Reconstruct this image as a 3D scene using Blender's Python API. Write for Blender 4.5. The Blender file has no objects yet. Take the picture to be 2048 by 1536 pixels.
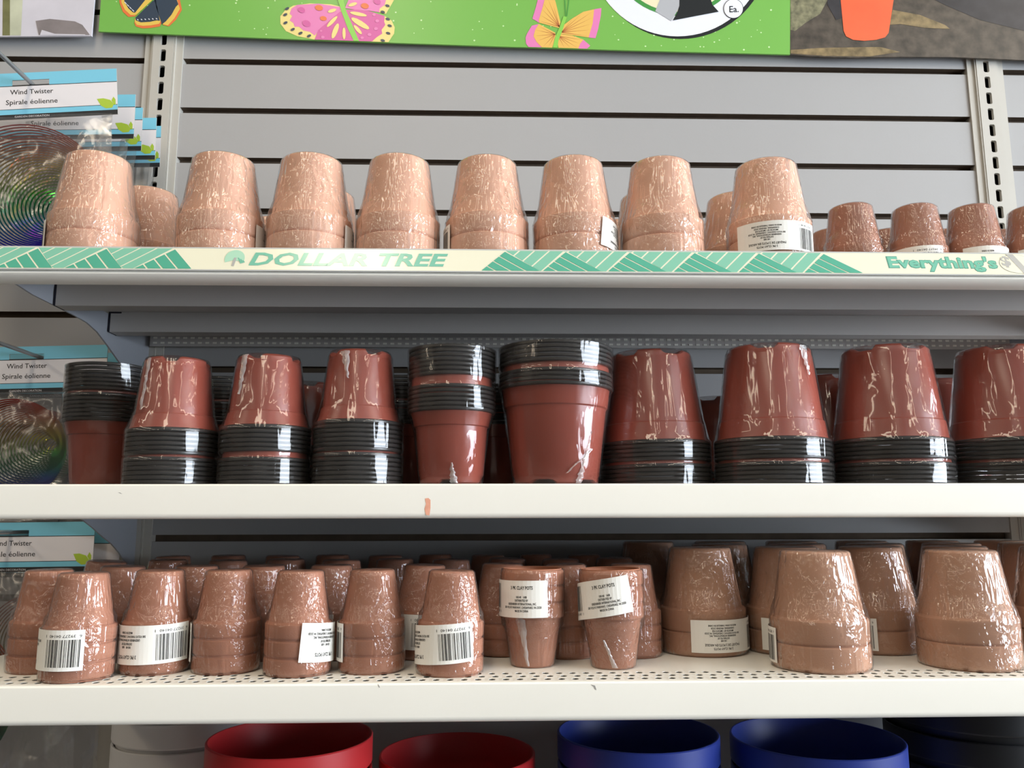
import bpy, bmesh, math, random
from mathutils import Vector, Matrix, noise
from mathutils.geometry import tessellate_polygon

random.seed(7)
SC = bpy.context.scene
COL = SC.collection
R_ = math.radians

# ------------------------------------------------------------------ camera
F = 1650.0                       # focal length in pixels of the 2048x1536 frame
CAM = Vector((0.4745, -1.1279, 1.30))
YAW, PIT, ROL = 0.02927, 0.15778, -0.002235
fw = Vector((math.sin(YAW)*math.cos(PIT), math.cos(YAW)*math.cos(PIT), math.sin(PIT)))
r0 = Vector((math.cos(YAW), -math.sin(YAW), 0)); u0 = r0.cross(fw)
rt = r0*math.cos(ROL) + u0*math.sin(ROL); up = -r0*math.sin(ROL) + u0*math.cos(ROL)
cd = bpy.data.cameras.new('camera'); cam = bpy.data.objects.new('camera', cd); COL.objects.link(cam)
cd.sensor_fit = 'HORIZONTAL'; cd.sensor_width = 36.0; cd.lens = 36.0*F/2048.0
cd.clip_start = 0.02; cd.clip_end = 60
cam.matrix_world = Matrix(((rt.x, up.x, -fw.x, CAM.x), (rt.y, up.y, -fw.y, CAM.y), (rt.z, up.z, -fw.z, CAM.z), (0, 0, 0, 1)))
SC.camera = cam

def ray(px, py): return fw + rt*((px-1024)/F) + up*((768-py)/F)
def at(px, py, Y):
    d = ray(px, py); return CAM + d*((Y-CAM.y)/d.y)
def on_x(px, py, X):
    d = ray(px, py); return CAM + d*((X-CAM.x)/d.x)

# ------------------------------------------------------------------ world, exposure, lamps of the shop
w = bpy.data.worlds.new('shop_air'); SC.world = w; w.use_nodes = True
w.node_tree.nodes['Background'].inputs[0].default_value = (0.9, 0.95, 1.0, 1)
w.node_tree.nodes['Background'].inputs[1].default_value = 0.25
SC.view_settings.view_transform = 'Standard'; SC.view_settings.look = 'None'
SC.view_settings.exposure = -1.42; SC.view_settings.gamma = 1.0; SC.view_settings.use_curve_mapping = False
SC.cycles.use_denoising = True
SC.cycles.transparent_max_bounces = 16
SC.cycles.max_bounces = 6
SC.cycles.adaptive_threshold = 0.02

LAMP_W = 55.0       # watts of each ceiling strip light
WINDOW_W = 1040.0    # daylight through the shop window on the right
def area_light(name, loc, rot, sx, sy, power, color):
    l = bpy.data.lights.new(name, 'AREA'); l.shape = 'RECTANGLE'; l.size = sx; l.size_y = sy
    l.energy = power; l.color = color
    o = bpy.data.objects.new(name, l); COL.objects.link(o); o.location = loc; o.rotation_euler = rot
    return o
LAMP_X = (-4.72, -2.34, 0.04, 2.42, 4.72); LAMP_Y = (-1.75, -4.45)
LAMP_Z = 3.02
area_light('window_daylight', (4.93, -2.25, 1.65), (0, R_(90), 0), 1.9, 3.3, WINDOW_W, (0.80, 0.89, 1.0))

# ------------------------------------------------------------------ materials
MAT = {}
def nodes_of(name):
    m = bpy.data.materials.new(name); m.use_nodes = True
    nt = m.node_tree; b = nt.nodes['Principled BSDF']; MAT[name] = m
    return m, nt, b
def mat(name, col, rough=0.5, spec=0.5, metal=0.0, var=0.0, vscale=8.0, bump=0.0, bscale=200.0, rnd=0.0, coat=0.0, emit=None):
    m, nt, b = nodes_of(name); N, L = nt.nodes, nt.links
    b.inputs['Base Color'].default_value = (*col, 1); b.inputs['Roughness'].default_value = rough
    b.inputs['Specular IOR Level'].default_value = spec; b.inputs['Metallic'].default_value = metal
    b.inputs['Coat Weight'].default_value = coat; b.inputs['Coat Roughness'].default_value = 0.08
    tc = N.new('ShaderNodeTexCoord')
    if var or rnd:
        hs = N.new('ShaderNodeHueSaturation'); hs.inputs['Color'].default_value = (*col, 1)
        src = None
        if var:
            n = N.new('ShaderNodeTexNoise'); n.inputs['Scale'].default_value = vscale; n.inputs['Detail'].default_value = 5
            L.new(tc.outputs['Object'], n.inputs['Vector'])
            mr = N.new('ShaderNodeMapRange'); mr.inputs['To Min'].default_value = 1-var; mr.inputs['To Max'].default_value = 1+var
            mr.inputs['From Min'].default_value = 0.25; mr.inputs['From Max'].default_value = 0.75
            L.new(n.outputs['Fac'], mr.inputs['Value']); src = mr.outputs['Result']
        if rnd:
            oi = N.new('ShaderNodeObjectInfo'); m2 = N.new('ShaderNodeMapRange')
            m2.inputs['To Min'].default_value = 1-rnd; m2.inputs['To Max'].default_value = 1+rnd
            L.new(oi.outputs['Random'], m2.inputs['Value'])
            if src is None: src = m2.outputs['Result']
            else:
                mm = N.new('ShaderNodeMath'); mm.operation = 'MULTIPLY'
                L.new(src, mm.inputs[0]); L.new(m2.outputs['Result'], mm.inputs[1]); src = mm.outputs[0]
        L.new(src, hs.inputs['Value']); L.new(hs.outputs['Color'], b.inputs['Base Color'])
    if bump:
        n2 = N.new('ShaderNodeTexNoise'); n2.inputs['Scale'].default_value = bscale; n2.inputs['Detail'].default_value = 4
        L.new(tc.outputs['Object'], n2.inputs['Vector'])
        bp = N.new('ShaderNodeBump'); bp.inputs['Strength'].default_value = bump; bp.inputs['Distance'].default_value = 0.001
        L.new(n2.outputs['Fac'], bp.inputs['Height']); L.new(bp.outputs['Normal'], b.inputs['Normal'])
    if emit:
        b.inputs['Emission Color'].default_value = (*emit[0], 1); b.inputs['Emission Strength'].default_value = emit[1]
    return m

def wrap_mat(name, stretch=(1, 1, 0.35), scale=70.0, dist=0.0016, haze=0.03, boost=1.5, rough=0.13, streak=0.6):
    """clear shrink film: see-through, with glossy crinkles"""
    m, nt, b = nodes_of(name); N, L = nt.nodes, nt.links
    N.remove(b); out = N['Material Output']
    tc = N.new('ShaderNodeTexCoord'); oi = N.new('ShaderNodeObjectInfo')
    mul = N.new('ShaderNodeMath'); mul.operation = 'MULTIPLY'; mul.inputs[1].default_value = 37.0
    L.new(oi.outputs['Random'], mul.inputs[0])
    add = N.new('ShaderNodeVectorMath'); add.operation = 'ADD'
    L.new(tc.outputs['Object'], add.inputs[0]); L.new(mul.outputs[0], add.inputs[1])
    mp = N.new('ShaderNodeMapping'); mp.inputs['Scale'].default_value = stretch
    L.new(add.outputs[0], mp.inputs['Vector'])
    n1 = N.new('ShaderNodeTexNoise'); n1.inputs['Scale'].default_value = scale; n1.inputs['Detail'].default_value = 2.0
    n1.inputs['Distortion'].default_value = 0.7; L.new(mp.outputs[0], n1.inputs['Vector'])
    mp2 = N.new('ShaderNodeMapping'); mp2.inputs['Scale'].default_value = (1, 1, 0.09); mp2.inputs['Rotation'].default_value = (0.12, 0.1, 0)
    L.new(add.outputs[0], mp2.inputs['Vector'])
    n3 = N.new('ShaderNodeTexNoise'); n3.inputs['Scale'].default_value = scale*1.5; n3.inputs['Detail'].default_value = 1.0
    L.new(mp2.outputs[0], n3.inputs['Vector'])
    n2 = N.new('ShaderNodeTexNoise'); n2.inputs['Scale'].default_value = 26.0; n2.inputs['Detail'].default_value = 1
    L.new(add.outputs[0], n2.inputs['Vector'])
    rp = N.new('ShaderNodeMapRange'); rp.inputs['From Min'].default_value = 0.42; rp.inputs['From Max'].default_value = 0.60
    rp.inputs['To Min'].default_value = 0.16
    L.new(n2.outputs['Fac'], rp.inputs['Value'])
    r3 = N.new('ShaderNodeMapRange'); r3.inputs['From Min'].default_value = 0.60; r3.inputs['From Max'].default_value = 0.40
    r3.inputs['To Min'].default_value = 0.15; L.new(n2.outputs['Fac'], r3.inputs['Value'])
    m3 = N.new('ShaderNodeMath'); m3.operation = 'MULTIPLY'; L.new(n3.outputs['Fac'], m3.inputs[0]); L.new(r3.outputs['Result'], m3.inputs[1])
    ms = N.new('ShaderNodeMath'); ms.operation = 'MULTIPLY'; ms.inputs[1].default_value = streak; L.new(m3.outputs[0], ms.inputs[0])
    m4 = N.new('ShaderNodeMath'); m4.operation = 'MULTIPLY'; L.new(n1.outputs['Fac'], m4.inputs[0]); L.new(rp.outputs['Result'], m4.inputs[1])
    mm = N.new('ShaderNodeMath'); mm.operation = 'ADD'; L.new(m4.outputs[0], mm.inputs[0]); L.new(ms.outputs[0], mm.inputs[1])
    bp = N.new('ShaderNodeBump'); bp.inputs['Strength'].default_value = 1.0; bp.inputs['Distance'].default_value = dist
    L.new(mm.outputs[0], bp.inputs['Height'])
    fr = N.new('ShaderNodeFresnel'); fr.inputs['IOR'].default_value = 1.5; L.new(bp.outputs['Normal'], fr.inputs['Normal'])
    f2 = N.new('ShaderNodeMath'); f2.operation = 'MULTIPLY'; f2.use_clamp = True; f2.inputs[1].default_value = boost
    L.new(fr.outputs[0], f2.inputs[0])
    f3 = N.new('ShaderNodeMath'); f3.operation = 'MINIMUM'; f3.inputs[1].default_value = 0.55; L.new(f2.outputs[0], f3.inputs[0])
    tr = N.new('ShaderNodeBsdfTransparent'); tr.inputs[0].default_value = (0.985, 0.985, 0.985, 1)
    df = N.new('ShaderNodeBsdfDiffuse'); df.inputs[0].default_value = (0.85, 0.85, 0.85, 1)
    gl = N.new('ShaderNodeBsdfGlossy'); gl.inputs['Roughness'].default_value = rough; L.new(bp.outputs['Normal'], gl.inputs['Normal'])
    m1 = N.new('ShaderNodeMixShader'); m1.inputs[0].default_value = haze
    L.new(tr.outputs[0], m1.inputs[1]); L.new(df.outputs[0], m1.inputs[2])
    m2 = N.new('ShaderNodeMixShader'); L.new(f3.outputs[0], m2.inputs[0])
    L.new(m1.outputs[0], m2.inputs[1]); L.new(gl.outputs[0], m2.inputs[2])
    L.new(m2.outputs[0], out.inputs['Surface'])
    return m

mat('slat_grey', (0.385, 0.382, 0.380), 0.45, 0.4, var=0.03, vscale=3, bump=0.05, bscale=300)
mat('groove_brown', (0.11, 0.080, 0.056), 0.8, 0.2, var=0.2, vscale=40)
mat('post_cream', (0.50, 0.48, 0.43), 0.4, 0.45, var=0.03, vscale=12)
mat('hole_shade_black', (0.006, 0.006, 0.006), 0.9, 0.1)
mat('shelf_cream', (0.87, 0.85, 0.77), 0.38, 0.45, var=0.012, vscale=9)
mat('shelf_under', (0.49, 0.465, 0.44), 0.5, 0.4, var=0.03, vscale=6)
mat('bracket_grey', (0.38, 0.40, 0.44), 0.45, 0.4)
mat('gap_shade_black', (0.02, 0.02, 0.03), 0.6, 0.2)
mat('clay_light', (0.80, 0.475, 0.33), 0.75, 0.2, var=0.06, vscale=30, bump=0.25, bscale=900, rnd=0.03)
mat('clay_tan', (0.54, 0.30, 0.19), 0.75, 0.2, var=0.07, vscale=30, bump=0.25, bscale=900, rnd=0.05)
mat('clay_red', (0.43, 0.185, 0.108), 0.75, 0.2, var=0.08, vscale=30, bump=0.25, bscale=900, rnd=0.07)
mat('plastic_terracotta', (0.34, 0.078, 0.050), 0.28, 0.5, rnd=0.05)
mat('rim_black', (0.034, 0.031, 0.028), 0.3, 0.5)
wrap_mat('film', stretch=(1, 1, 0.6), scale=150.0, dist=0.0042, boost=1.55, rough=0.07)
wrap_mat('film_fine', stretch=(1, 1, 0.7), scale=210.0, dist=0.0028, haze=0.03, boost=1.5, rough=0.08)
wrap_mat('film_plastic', stretch=(1, 1, 0.28), scale=80.0, dist=0.0013, haze=0.012, boost=1.15, rough=0.07, streak=1.1)
wrap_mat('bag_film', stretch=(1, 1, 0.8), scale=22.0, dist=0.004, haze=0.03, boost=1.5, rough=0.16, streak=0.15)
wrap_mat('film_seam', scale=160.0, dist=0.003, haze=0.30, boost=1.8, rough=0.10)
mat('sticker_white', (0.80, 0.79, 0.74), 0.5, 0.3)
mat('ink_black', (0.03, 0.03, 0.03), 0.6, 0.2)
mat('strip_cream', (0.82, 0.80, 0.62), 0.16, 0.85)
mat('strip_green_dark', (0.085, 0.40, 0.27), 0.16, 0.85)
mat('strip_green_light', (0.22, 0.53, 0.38), 0.16, 0.85)
mat('strip_letter', (0.17, 0.50, 0.36), 0.16, 0.85)
mat('strip_letter_edge', (0.10, 0.33, 0.25), 0.2, 0.85)
mat('strip_pale_green', (0.42, 0.70, 0.52), 0.16, 0.85)
mat('strip_silver', (0.40, 0.40, 0.38), 0.25, 0.5)
mat('strip_rail', (0.55, 0.56, 0.55), 0.25, 0.5)
mat('sign_green', (0.19, 0.47, 0.085), 0.32, 0.4)
mat('sign_speckle', (0.62, 0.85, 0.45), 0.4, 0.3)
mat('print_navy', (0.035, 0.055, 0.085), 0.35, 0.4)
mat('print_yellow', (0.80, 0.55, 0.10), 0.35, 0.4)
mat('print_lemon', (0.85, 0.70, 0.25), 0.35, 0.4)
mat('print_orange', (0.80, 0.19, 0.055), 0.35, 0.4)
mat('print_amber', (0.82, 0.50, 0.12), 0.35, 0.4)
mat('print_rust', (0.50, 0.16, 0.05), 0.35, 0.4)
mat('print_pink', (0.78, 0.22, 0.48), 0.35, 0.4)
mat('print_magenta', (0.66, 0.12, 0.36), 0.35, 0.4)
mat('print_leaf', (0.26, 0.62, 0.09), 0.35, 0.4)
mat('print_white', (0.82, 0.84, 0.90), 0.35, 0.4)
mat('print_black', (0.012, 0.014, 0.015), 0.35, 0.4)
mat('print_silver', (0.45, 0.46, 0.48), 0.35, 0.4)
mat('print_cream', (0.85, 0.78, 0.52), 0.35, 0.4)
mat('print_midgreen', (0.06, 0.30, 0.06), 0.35, 0.4)
mat('photo_soil', (0.075, 0.060, 0.045), 0.4, 0.4, var=0.65, vscale=55)
mat('photo_soil_pale', (0.22, 0.16, 0.075), 0.4, 0.4, var=0.6, vscale=70)
mat('photo_rock', (0.20, 0.19, 0.11), 0.4, 0.4, var=0.6, vscale=110)
mat('photo_dark', (0.030, 0.028, 0.032), 0.4, 0.4, var=0.4, vscale=40)
mat('photo_bucket', (0.82, 0.13, 0.045), 0.4, 0.4, var=0.08, vscale=20)
mat('photo_pale', (0.66, 0.64, 0.70), 0.4, 0.4, var=0.10, vscale=14)
mat('photo_olive', (0.17, 0.17, 0.07), 0.4, 0.4, var=0.5, vscale=30)
mat('photo_taupe', (0.24, 0.21, 0.21), 0.4, 0.4, var=0.2, vscale=30)
mat('photo_wash', (0.55, 0.57, 0.42), 0.4, 0.4, var=0.2, vscale=20)
mat('card_blue', (0.20, 0.56, 0.72), 0.35, 0.4)
mat('card_white', (0.76, 0.73, 0.74), 0.4, 0.4)
mat('card_leaf', (0.40, 0.55, 0.05), 0.4, 0.4)
mat('card_board', (0.45, 0.43, 0.40), 0.7, 0.2)
mat('hook_metal', (0.30, 0.30, 0.30), 0.35, 0.5, metal=0.6)
mat('tub_red', (0.47, 0.022, 0.025), 0.42, 0.4)
mat('tub_blue', (0.018, 0.038, 0.25), 0.42, 0.4)
mat('tub_black', (0.010, 0.010, 0.011), 0.45, 0.4)
mat('tub_white', (0.62, 0.61, 0.60), 0.45, 0.4)
mat('floor_tile', (0.085, 0.08, 0.075), 0.35, 0.4, var=0.08, vscale=3)
mat('ceiling_white', (0.62, 0.62, 0.60), 0.8, 0.2, var=0.05, vscale=2)
mat('wall_paint', (0.20, 0.195, 0.185), 0.7, 0.2, var=0.03, vscale=2)
mat('lamp_housing', (0.8, 0.8, 0.78), 0.5, 0.4)
mat('window_frame_grey', (0.25, 0.25, 0.26), 0.5, 0.4)
mat('smudge_red', (0.78, 0.38, 0.26), 0.5, 0.3, var=0.15, vscale=90)
mat('scuff_grey', (0.30, 0.29, 0.27), 0.6, 0.3)
mat('window_sky', (0.1, 0.1, 0.1), 0.3, 0.5, emit=((0.80, 0.89, 1.0), 6.0))
def rainbow():
    m, nt, b = nodes_of('rainbow_foil'); N, L = nt.nodes, nt.links
    tc = N.new('ShaderNodeTexCoord'); sp = N.new('ShaderNodeSeparateXYZ'); L.new(tc.outputs['Generated'], sp.inputs[0])
    cr = N.new('ShaderNodeValToRGB'); e = cr.color_ramp.elements
    e[0].position = 0.0; e[0].color = (0.24, 0.02, 0.38, 1); e[1].position = 1.0; e[1].color = (0.50, 0.03, 0.03, 1)
    for p, c in ((0.14, (0.04, 0.04, 0.45, 1)), (0.30, (0.02, 0.20, 0.14, 1)), (0.46, (0.05, 0.28, 0.04, 1)), (0.62, (0.42, 0.34, 0.03, 1)), (0.82, (0.46, 0.11, 0.03, 1))):
        x = e.new(p); x.color = c
    L.new(sp.outputs['Z'], cr.inputs['Fac']); L.new(cr.outputs['Color'], b.inputs['Base Color'])
    b.inputs['Metallic'].default_value = 1.0; b.inputs['Roughness'].default_value = 0.14
rainbow()

# ------------------------------------------------------------------ mesh helpers
def link(name, me, parent=None, loc=None, rot=None):
    o = bpy.data.objects.new(name, me); COL.objects.link(o)
    if parent is not None: o.parent = parent
    if loc is not None: o.location = loc
    if rot is not None: o.rotation_euler = rot
    return o
def tag(o, label=None, cat=None, group=None, kind=None):
    if label: o['label'] = label
    if cat: o['category'] = cat
    if group: o['group'] = group
    if kind: o['kind'] = kind
    return o
def thing(name, label, cat, loc=(0, 0, 0), rotz=0.0, group=None):
    o = bpy.data.objects.new(name, None); COL.objects.link(o); o.empty_display_size = 0.02
    o.location = loc; o.rotation_euler = (0, 0, rotz)
    return tag(o, label, cat, group)
def mesh(name, verts, faces, mats, midx=None, smooth=False):
    me = bpy.data.meshes.new(name); me.from_pydata([tuple(v) for v in verts], [], faces)
    for m in (mats if isinstance(mats, (list, tuple)) else [mats]): me.materials.append(MAT[m])
    if midx: me.polygons.foreach_set('material_index', midx)
    if smooth: me.polygons.foreach_set('use_smooth', [True]*len(me.polygons))
    me.update(); return me
def smooth_angle(me, deg=35):
    me.polygons.foreach_set('use_smooth', [True]*len(me.polygons))
    try: me.set_sharp_from_angle(angle=R_(deg))
    except Exception: pass
    return me
class MB:
    def __init__(s): s.v = []; s.f = []; s.m = []; s.mats = []
    def mi(s, m):
        if m not in s.mats: s.mats.append(m)
        return s.mats.index(m)
    def add(s, vs, fs, m):
        b = len(s.v); k = s.mi(m); s.v += [tuple(p) for p in vs]
        for f in fs: s.f.append(tuple(i+b for i in f)); s.m.append(k)
    def box(s, x0, x1, y0, y1, z0, z1, m):
        s.add([(x0, y0, z0), (x1, y0, z0), (x1, y1, z0), (x0, y1, z0), (x0, y0, z1), (x1, y0, z1), (x1, y1, z1), (x0, y1, z1)],
              [(0, 3, 2, 1), (4, 5, 6, 7), (0, 1, 5, 4), (1, 2, 6, 5), (2, 3, 7, 6), (3, 0, 4, 7)], m)
    def tube(s, pts, r, m, seg=8, closed=False):
        n = len(pts); P = [Vector(p) for p in pts]; vs = []; fs = []
        ref = Vector((0.31, 0.2, 0.93))
        for i, p in enumerate(P):
            if closed: t = P[(i+1) % n]-P[i-1]
            else: t = P[min(i+1, n-1)]-P[max(i-1, 0)]
            t.normalize(); a = t.cross(ref).normalized(); b = t.cross(a)
            for k in range(seg):
                q = 2*math.pi*k/seg; vs.append(p + a*(r*math.cos(q)) + b*(r*math.sin(q)))
        for i in range(n if closed else n-1):
            j = (i+1) % n
            for k in range(seg): fs.append((i*seg+k, i*seg+(k+1) % seg, j*seg+(k+1) % seg, j*seg+k))
        if not closed: fs += [tuple(range(seg))[::-1], tuple((n-1)*seg+k for k in range(seg))]
        s.add(vs, fs, m)
    def extrude_x(s, prof, x0, x1, m):       # prof: closed list of (y, z), counter-clockwise seen from +x
        n = len(prof)
        s.add([(x0, y, z) for y, z in prof]+[(x1, y, z) for y, z in prof],
              [(i, (i+1) % n, n+(i+1) % n, n+i)[::-1] for i in range(n)]+[tuple(range(n)), tuple(range(2*n-1, n-1, -1))], m)
    def me(s, name, smooth=None):
        me = mesh(name, s.v, s.f, s.mats, s.m)
        if smooth: smooth_angle(me, smooth)
        return me
    def build(s, name, parent=None, smooth=None, loc=None, rot=None): return link(name, s.me(name, smooth), parent, loc, rot)
def lathe(name, prof, m, seg=48, deg=35, fn=None):
    vs = []; fs = []; n = len(prof)
    for i, (r, z) in enumerate(prof):
        for k in range(seg):
            a = 2*math.pi*k/seg
            rr, zz = (r, z) if fn is None else fn(i, r, z, a)
            vs.append((rr*math.cos(a), rr*math.sin(a), zz))
    for i in range(n-1):
        for k in range(seg):
            k2 = (k+1) % seg; fs.append((i*seg+k, i*seg+k2, (i+1)*seg+k2, (i+1)*seg+k))
    me = mesh(name, vs, fs, m); smooth_angle(me, deg); return me
def orient(me):
    bm = bmesh.new(); bm.from_mesh(me); bmesh.ops.recalc_face_normals(bm, faces=bm.faces); bm.to_mesh(me); bm.free(); return me
def flipped(me, h):     # upside-down copy standing on z = 0
    c = me.copy(); c.transform(Matrix.Translation((0, 0, h)) @ Matrix.Rotation(math.pi, 4, 'X')); c.update(); return c

_txt = {}
def text_geo(body, shear=0.0, off=0.0, space=1.0):
    k = (body, shear, off, space)
    if k in _txt: return _txt[k]
    cu = bpy.data.curves.new('t', 'FONT'); cu.body = body; cu.shear = shear; cu.offset = off; cu.space_character = space
    cu.resolution_u = 2; cu.fill_mode = 'FRONT'
    o = bpy.data.objects.new('t', cu); COL.objects.link(o)
    dg = bpy.context.evaluated_depsgraph_get(); me = bpy.data.meshes.new_from_object(o.evaluated_get(dg))
    vs = [(v.co.x, v.co.y) for v in me.vertices]; fs = [tuple(p.vertices) for p in me.polygons]
    bpy.data.objects.remove(o); bpy.data.curves.remove(cu); bpy.data.meshes.remove(me)
    x0 = min(v[0] for v in vs); x1 = max(v[0] for v in vs)
    _txt[k] = (vs, fs, x0, x1); return _txt[k]
class Print:
    """flat print: polygons and lettering in a 2-D layout, laid on a surface by fn(u, v, lift)"""
    def __init__(s, fn, step=0.00012): s.fn = fn; s.mb = MB(); s.step = step
    def poly(s, pts, m, layer=1):
        tris = tessellate_polygon([[Vector((p[0], p[1], 0)) for p in pts]])
        s.mb.add([s.fn(p[0], p[1], layer*s.step) for p in pts], [tuple(t) for t in tris], m)
    def ell(s, cx, cy, rx, ry, m, layer=1, rot=0.0, n=20):
        c, q = math.cos(rot), math.sin(rot)
        s.poly([(cx+rx*math.cos(2*math.pi*i/n)*c-ry*math.sin(2*math.pi*i/n)*q, cy+rx*math.cos(2*math.pi*i/n)*q+ry*math.sin(2*math.pi*i/n)*c) for i in range(n)], m, layer)
    def text(s, body, cx, cy, cap, m, layer=1, width=None, shear=0.0, off=0.0, rot=0.0, ydown=False, space=1.0):
        vs, fs, x0, x1 = text_geo(body, shear, off, space)
        k = cap/0.70; kx = k if width is None else width/(x1-x0); sg = -1 if ydown else 1
        c, q = math.cos(rot), math.sin(rot); P = []
        for x, y in vs:
            a = (x-(x0+x1)/2)*kx; b = (y-0.35)*k
            a, b = a*c-b*q, a*q+b*c
            P.append(s.fn(cx+a, cy+sg*b, layer*s.step))
        s.mb.add(P, fs, m)
    def build(s, name, parent): return s.mb.build(name, parent)

ORD = ['first', 'second', 'third', 'fourth', 'fifth', 'sixth', 'seventh', 'eighth', 'ninth', 'tenth', 'eleventh', 'twelfth', 'thirteenth', 'fourteenth']

# ------------------------------------------------------------------ the room
b = MB(); b.box(-5.1, 5.1, -7.1, 0.1, -0.06, 0, 'floor_tile'); tag(b.build('floor'), kind='structure')
b = MB(); b.box(-5.1, 5.1, -7.1, 0.1, 3.2, 3.26, 'ceiling_white'); tag(b.build('ceiling'), kind='structure')
b = MB(); b.box(-5.1, -5.0, -7.1, 0.1, 0, 3.2, 'wall_paint'); tag(b.build('wall_left'), kind='structure')
b = MB(); b.box(-5.0, 5.0, -7.1, -7.0, 0, 3.2, 'wall_paint'); tag(b.build('wall_front'), kind='structure')
b = MB()
b.box(5.0, 5.1, -7.1, 0.1, 0, 0.65, 'wall_paint'); b.box(5.0, 5.1, -7.1, 0.1, 2.65, 3.2, 'wall_paint')
b.box(5.0, 5.1, -7.1, -4.0, 0.65, 2.65, 'wall_paint'); b.box(5.0, 5.1, -0.5, 0.1, 0.65, 2.65, 'wall_paint')
tag(b.build('wall_right'), kind='structure')
b = MB(); b.box(5.06, 5.07, -4.0, -0.5, 0.65, 2.65, 'window_sky'); win = tag(b.build('window_1'), kind='structure')
b = MB()
for y in (-4.0, -2.85, -1.69, -0.54): b.box(5.0, 5.05, y, y+0.045, 0.65, 2.65, 'window_frame_grey')
b.box(5.0, 5.05, -4.0, -0.5, 0.65, 0.70, 'window_frame_grey'); b.box(5.0, 5.05, -4.0, -0.5, 2.60, 2.65, 'window_frame_grey')
b.build('window_frame', win)

b = MB(); b.box(-0.18, 0.18, -1.25, 1.25, 0.04, 0.14, 'lamp_housing'); me_h = b.me('housing')
b = MB(); b.box(-0.17, 0.17, -1.24, 1.24, 0.03, 0.039, 'lamp_housing'); me_d = b.me('reflector')
rows = ['first', 'second', 'third', 'fourth', 'fifth']
for i, x in enumerate(LAMP_X):
    for j, y in enumerate(LAMP_Y):
        t = thing('ceiling_light', f'long white ceiling strip light, {rows[i]} column from the left, {"near the shelves" if j == 0 else "far from the shelves"}', 'ceiling light', (x, y, LAMP_Z+0.04), 0, 'ceiling strip lights')
        link('housing', me_h, t); link('reflector', me_d, t)
        a = area_light('lamp_glow', (x, y, LAMP_Z+0.06), (0, 0, 0), 0.27, 2.3, LAMP_W, (1.0, 0.84, 0.64))

# ------------------------------------------------------------------ slat wall and posts
ZC = CAM.z
GROOVE0 = ZC + 0.6566; PITCH = 0.0762; GH = 0.0088
BAYS = ((-1.1910, -0.0275), (0.0275, 1.1915), (1.2470, 2.4110))
b = MB(); b.box(-5.0, 5.0, 0.016, 0.1, 0, 3.2, 'groove_brown'); wall = tag(b.build('wall_back'), kind='structure')
for x0, x1 in BAYS:
    b = MB(); b.box(0, x1-x0, 0.003, 0.0158, GH/2, PITCH-GH/2, 'slat_grey')
    b.mi('groove_brown'); b.m[0] = 1; b.m[1] = 1
    m_s = b.me('slat')
    for k in range(-7, 17):
        link('slat', m_s, wall, (x0, 0, GROOVE0-k*PITCH))
def make_post(name, X, label):
    t = thing(name, label, 'shelf post', (X, 0, 0))
    z0, n = ZC + 0.6566 + 0.0058 - 44*0.0254, 66
    b = MB(); hw = 0.0150; sw, sh, c = 0.0042, 0.0092, 0.0016
    inner = [(-sw, -sh+c), (-sw+c, -sh), (sw-c, -sh), (sw, -sh+c), (sw, sh-c), (sw-c, sh), (-sw+c, sh), (-sw, sh-c)]
    outer = [(-hw, -0.0127), (-sw+c, -0.0127), (sw-c, -0.0127), (hw, -0.0127), (hw, 0.0127), (sw-c, 0.0127), (-sw+c, 0.0127), (-hw, 0.0127)]
    for k in range(n):
        z = z0 + k*0.0254
        vs = [(p[0], -0.003, z+p[1]) for p in outer]+[(p[0], -0.003, z+p[1]) for p in inner]+[(p[0], 0.002, z+p[1]) for p in inner]
        fs = [(i, (i+1) % 8, 8+(i+1) % 8, 8+i) for i in range(8)]+[(8+i, 8+(i+1) % 8, 16+(i+1) % 8, 16+i) for i in range(8)]
        b.add(vs, fs, 'post_cream')
    za, zb = z0-0.0127, z0+(n-0.5)*0.0254
    for s in (-1, 1):
        b.add([(s*hw, -0.003, za), (s*hw, 0.004, za), (s*hw, 0.004, zb), (s*hw, -0.003, zb)], [(0, 1, 2, 3)], 'post_cream')
    b.build('face_plate', t)
    b = MB(); b.box(-hw, hw, 0.010, 0.0155, za, zb, 'hole_shade_black'); b.build('channel', t)  # near-black fill paints the shade inside the slots
    for s in (-1, 1):
        b = MB(); x0, x1 = sorted((s*(hw+0.0002), s*0.0273))
        prof = [(x0, 0.0155), (x0, 0.001), (x1, 0.001), (x1, 0.0155)]
        b.box(x0, x1, 0.0005, 0.0155, za, zb, 'post_cream')
        xr = s*(hw+0.0022); b.box(min(xr, xr-s*0.0018), max(xr, xr-s*0.0018), -0.0022, 0.0005, za, zb, 'post_cream')
        b.build('side_trim', t)
    return t
make_post('upright_post', 0.0, 'slotted cream upright post beside the hanging wind twister packs')
make_post('upright_post', 1.2192, 'slotted cream upright post at the right side of the shelves')

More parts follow.
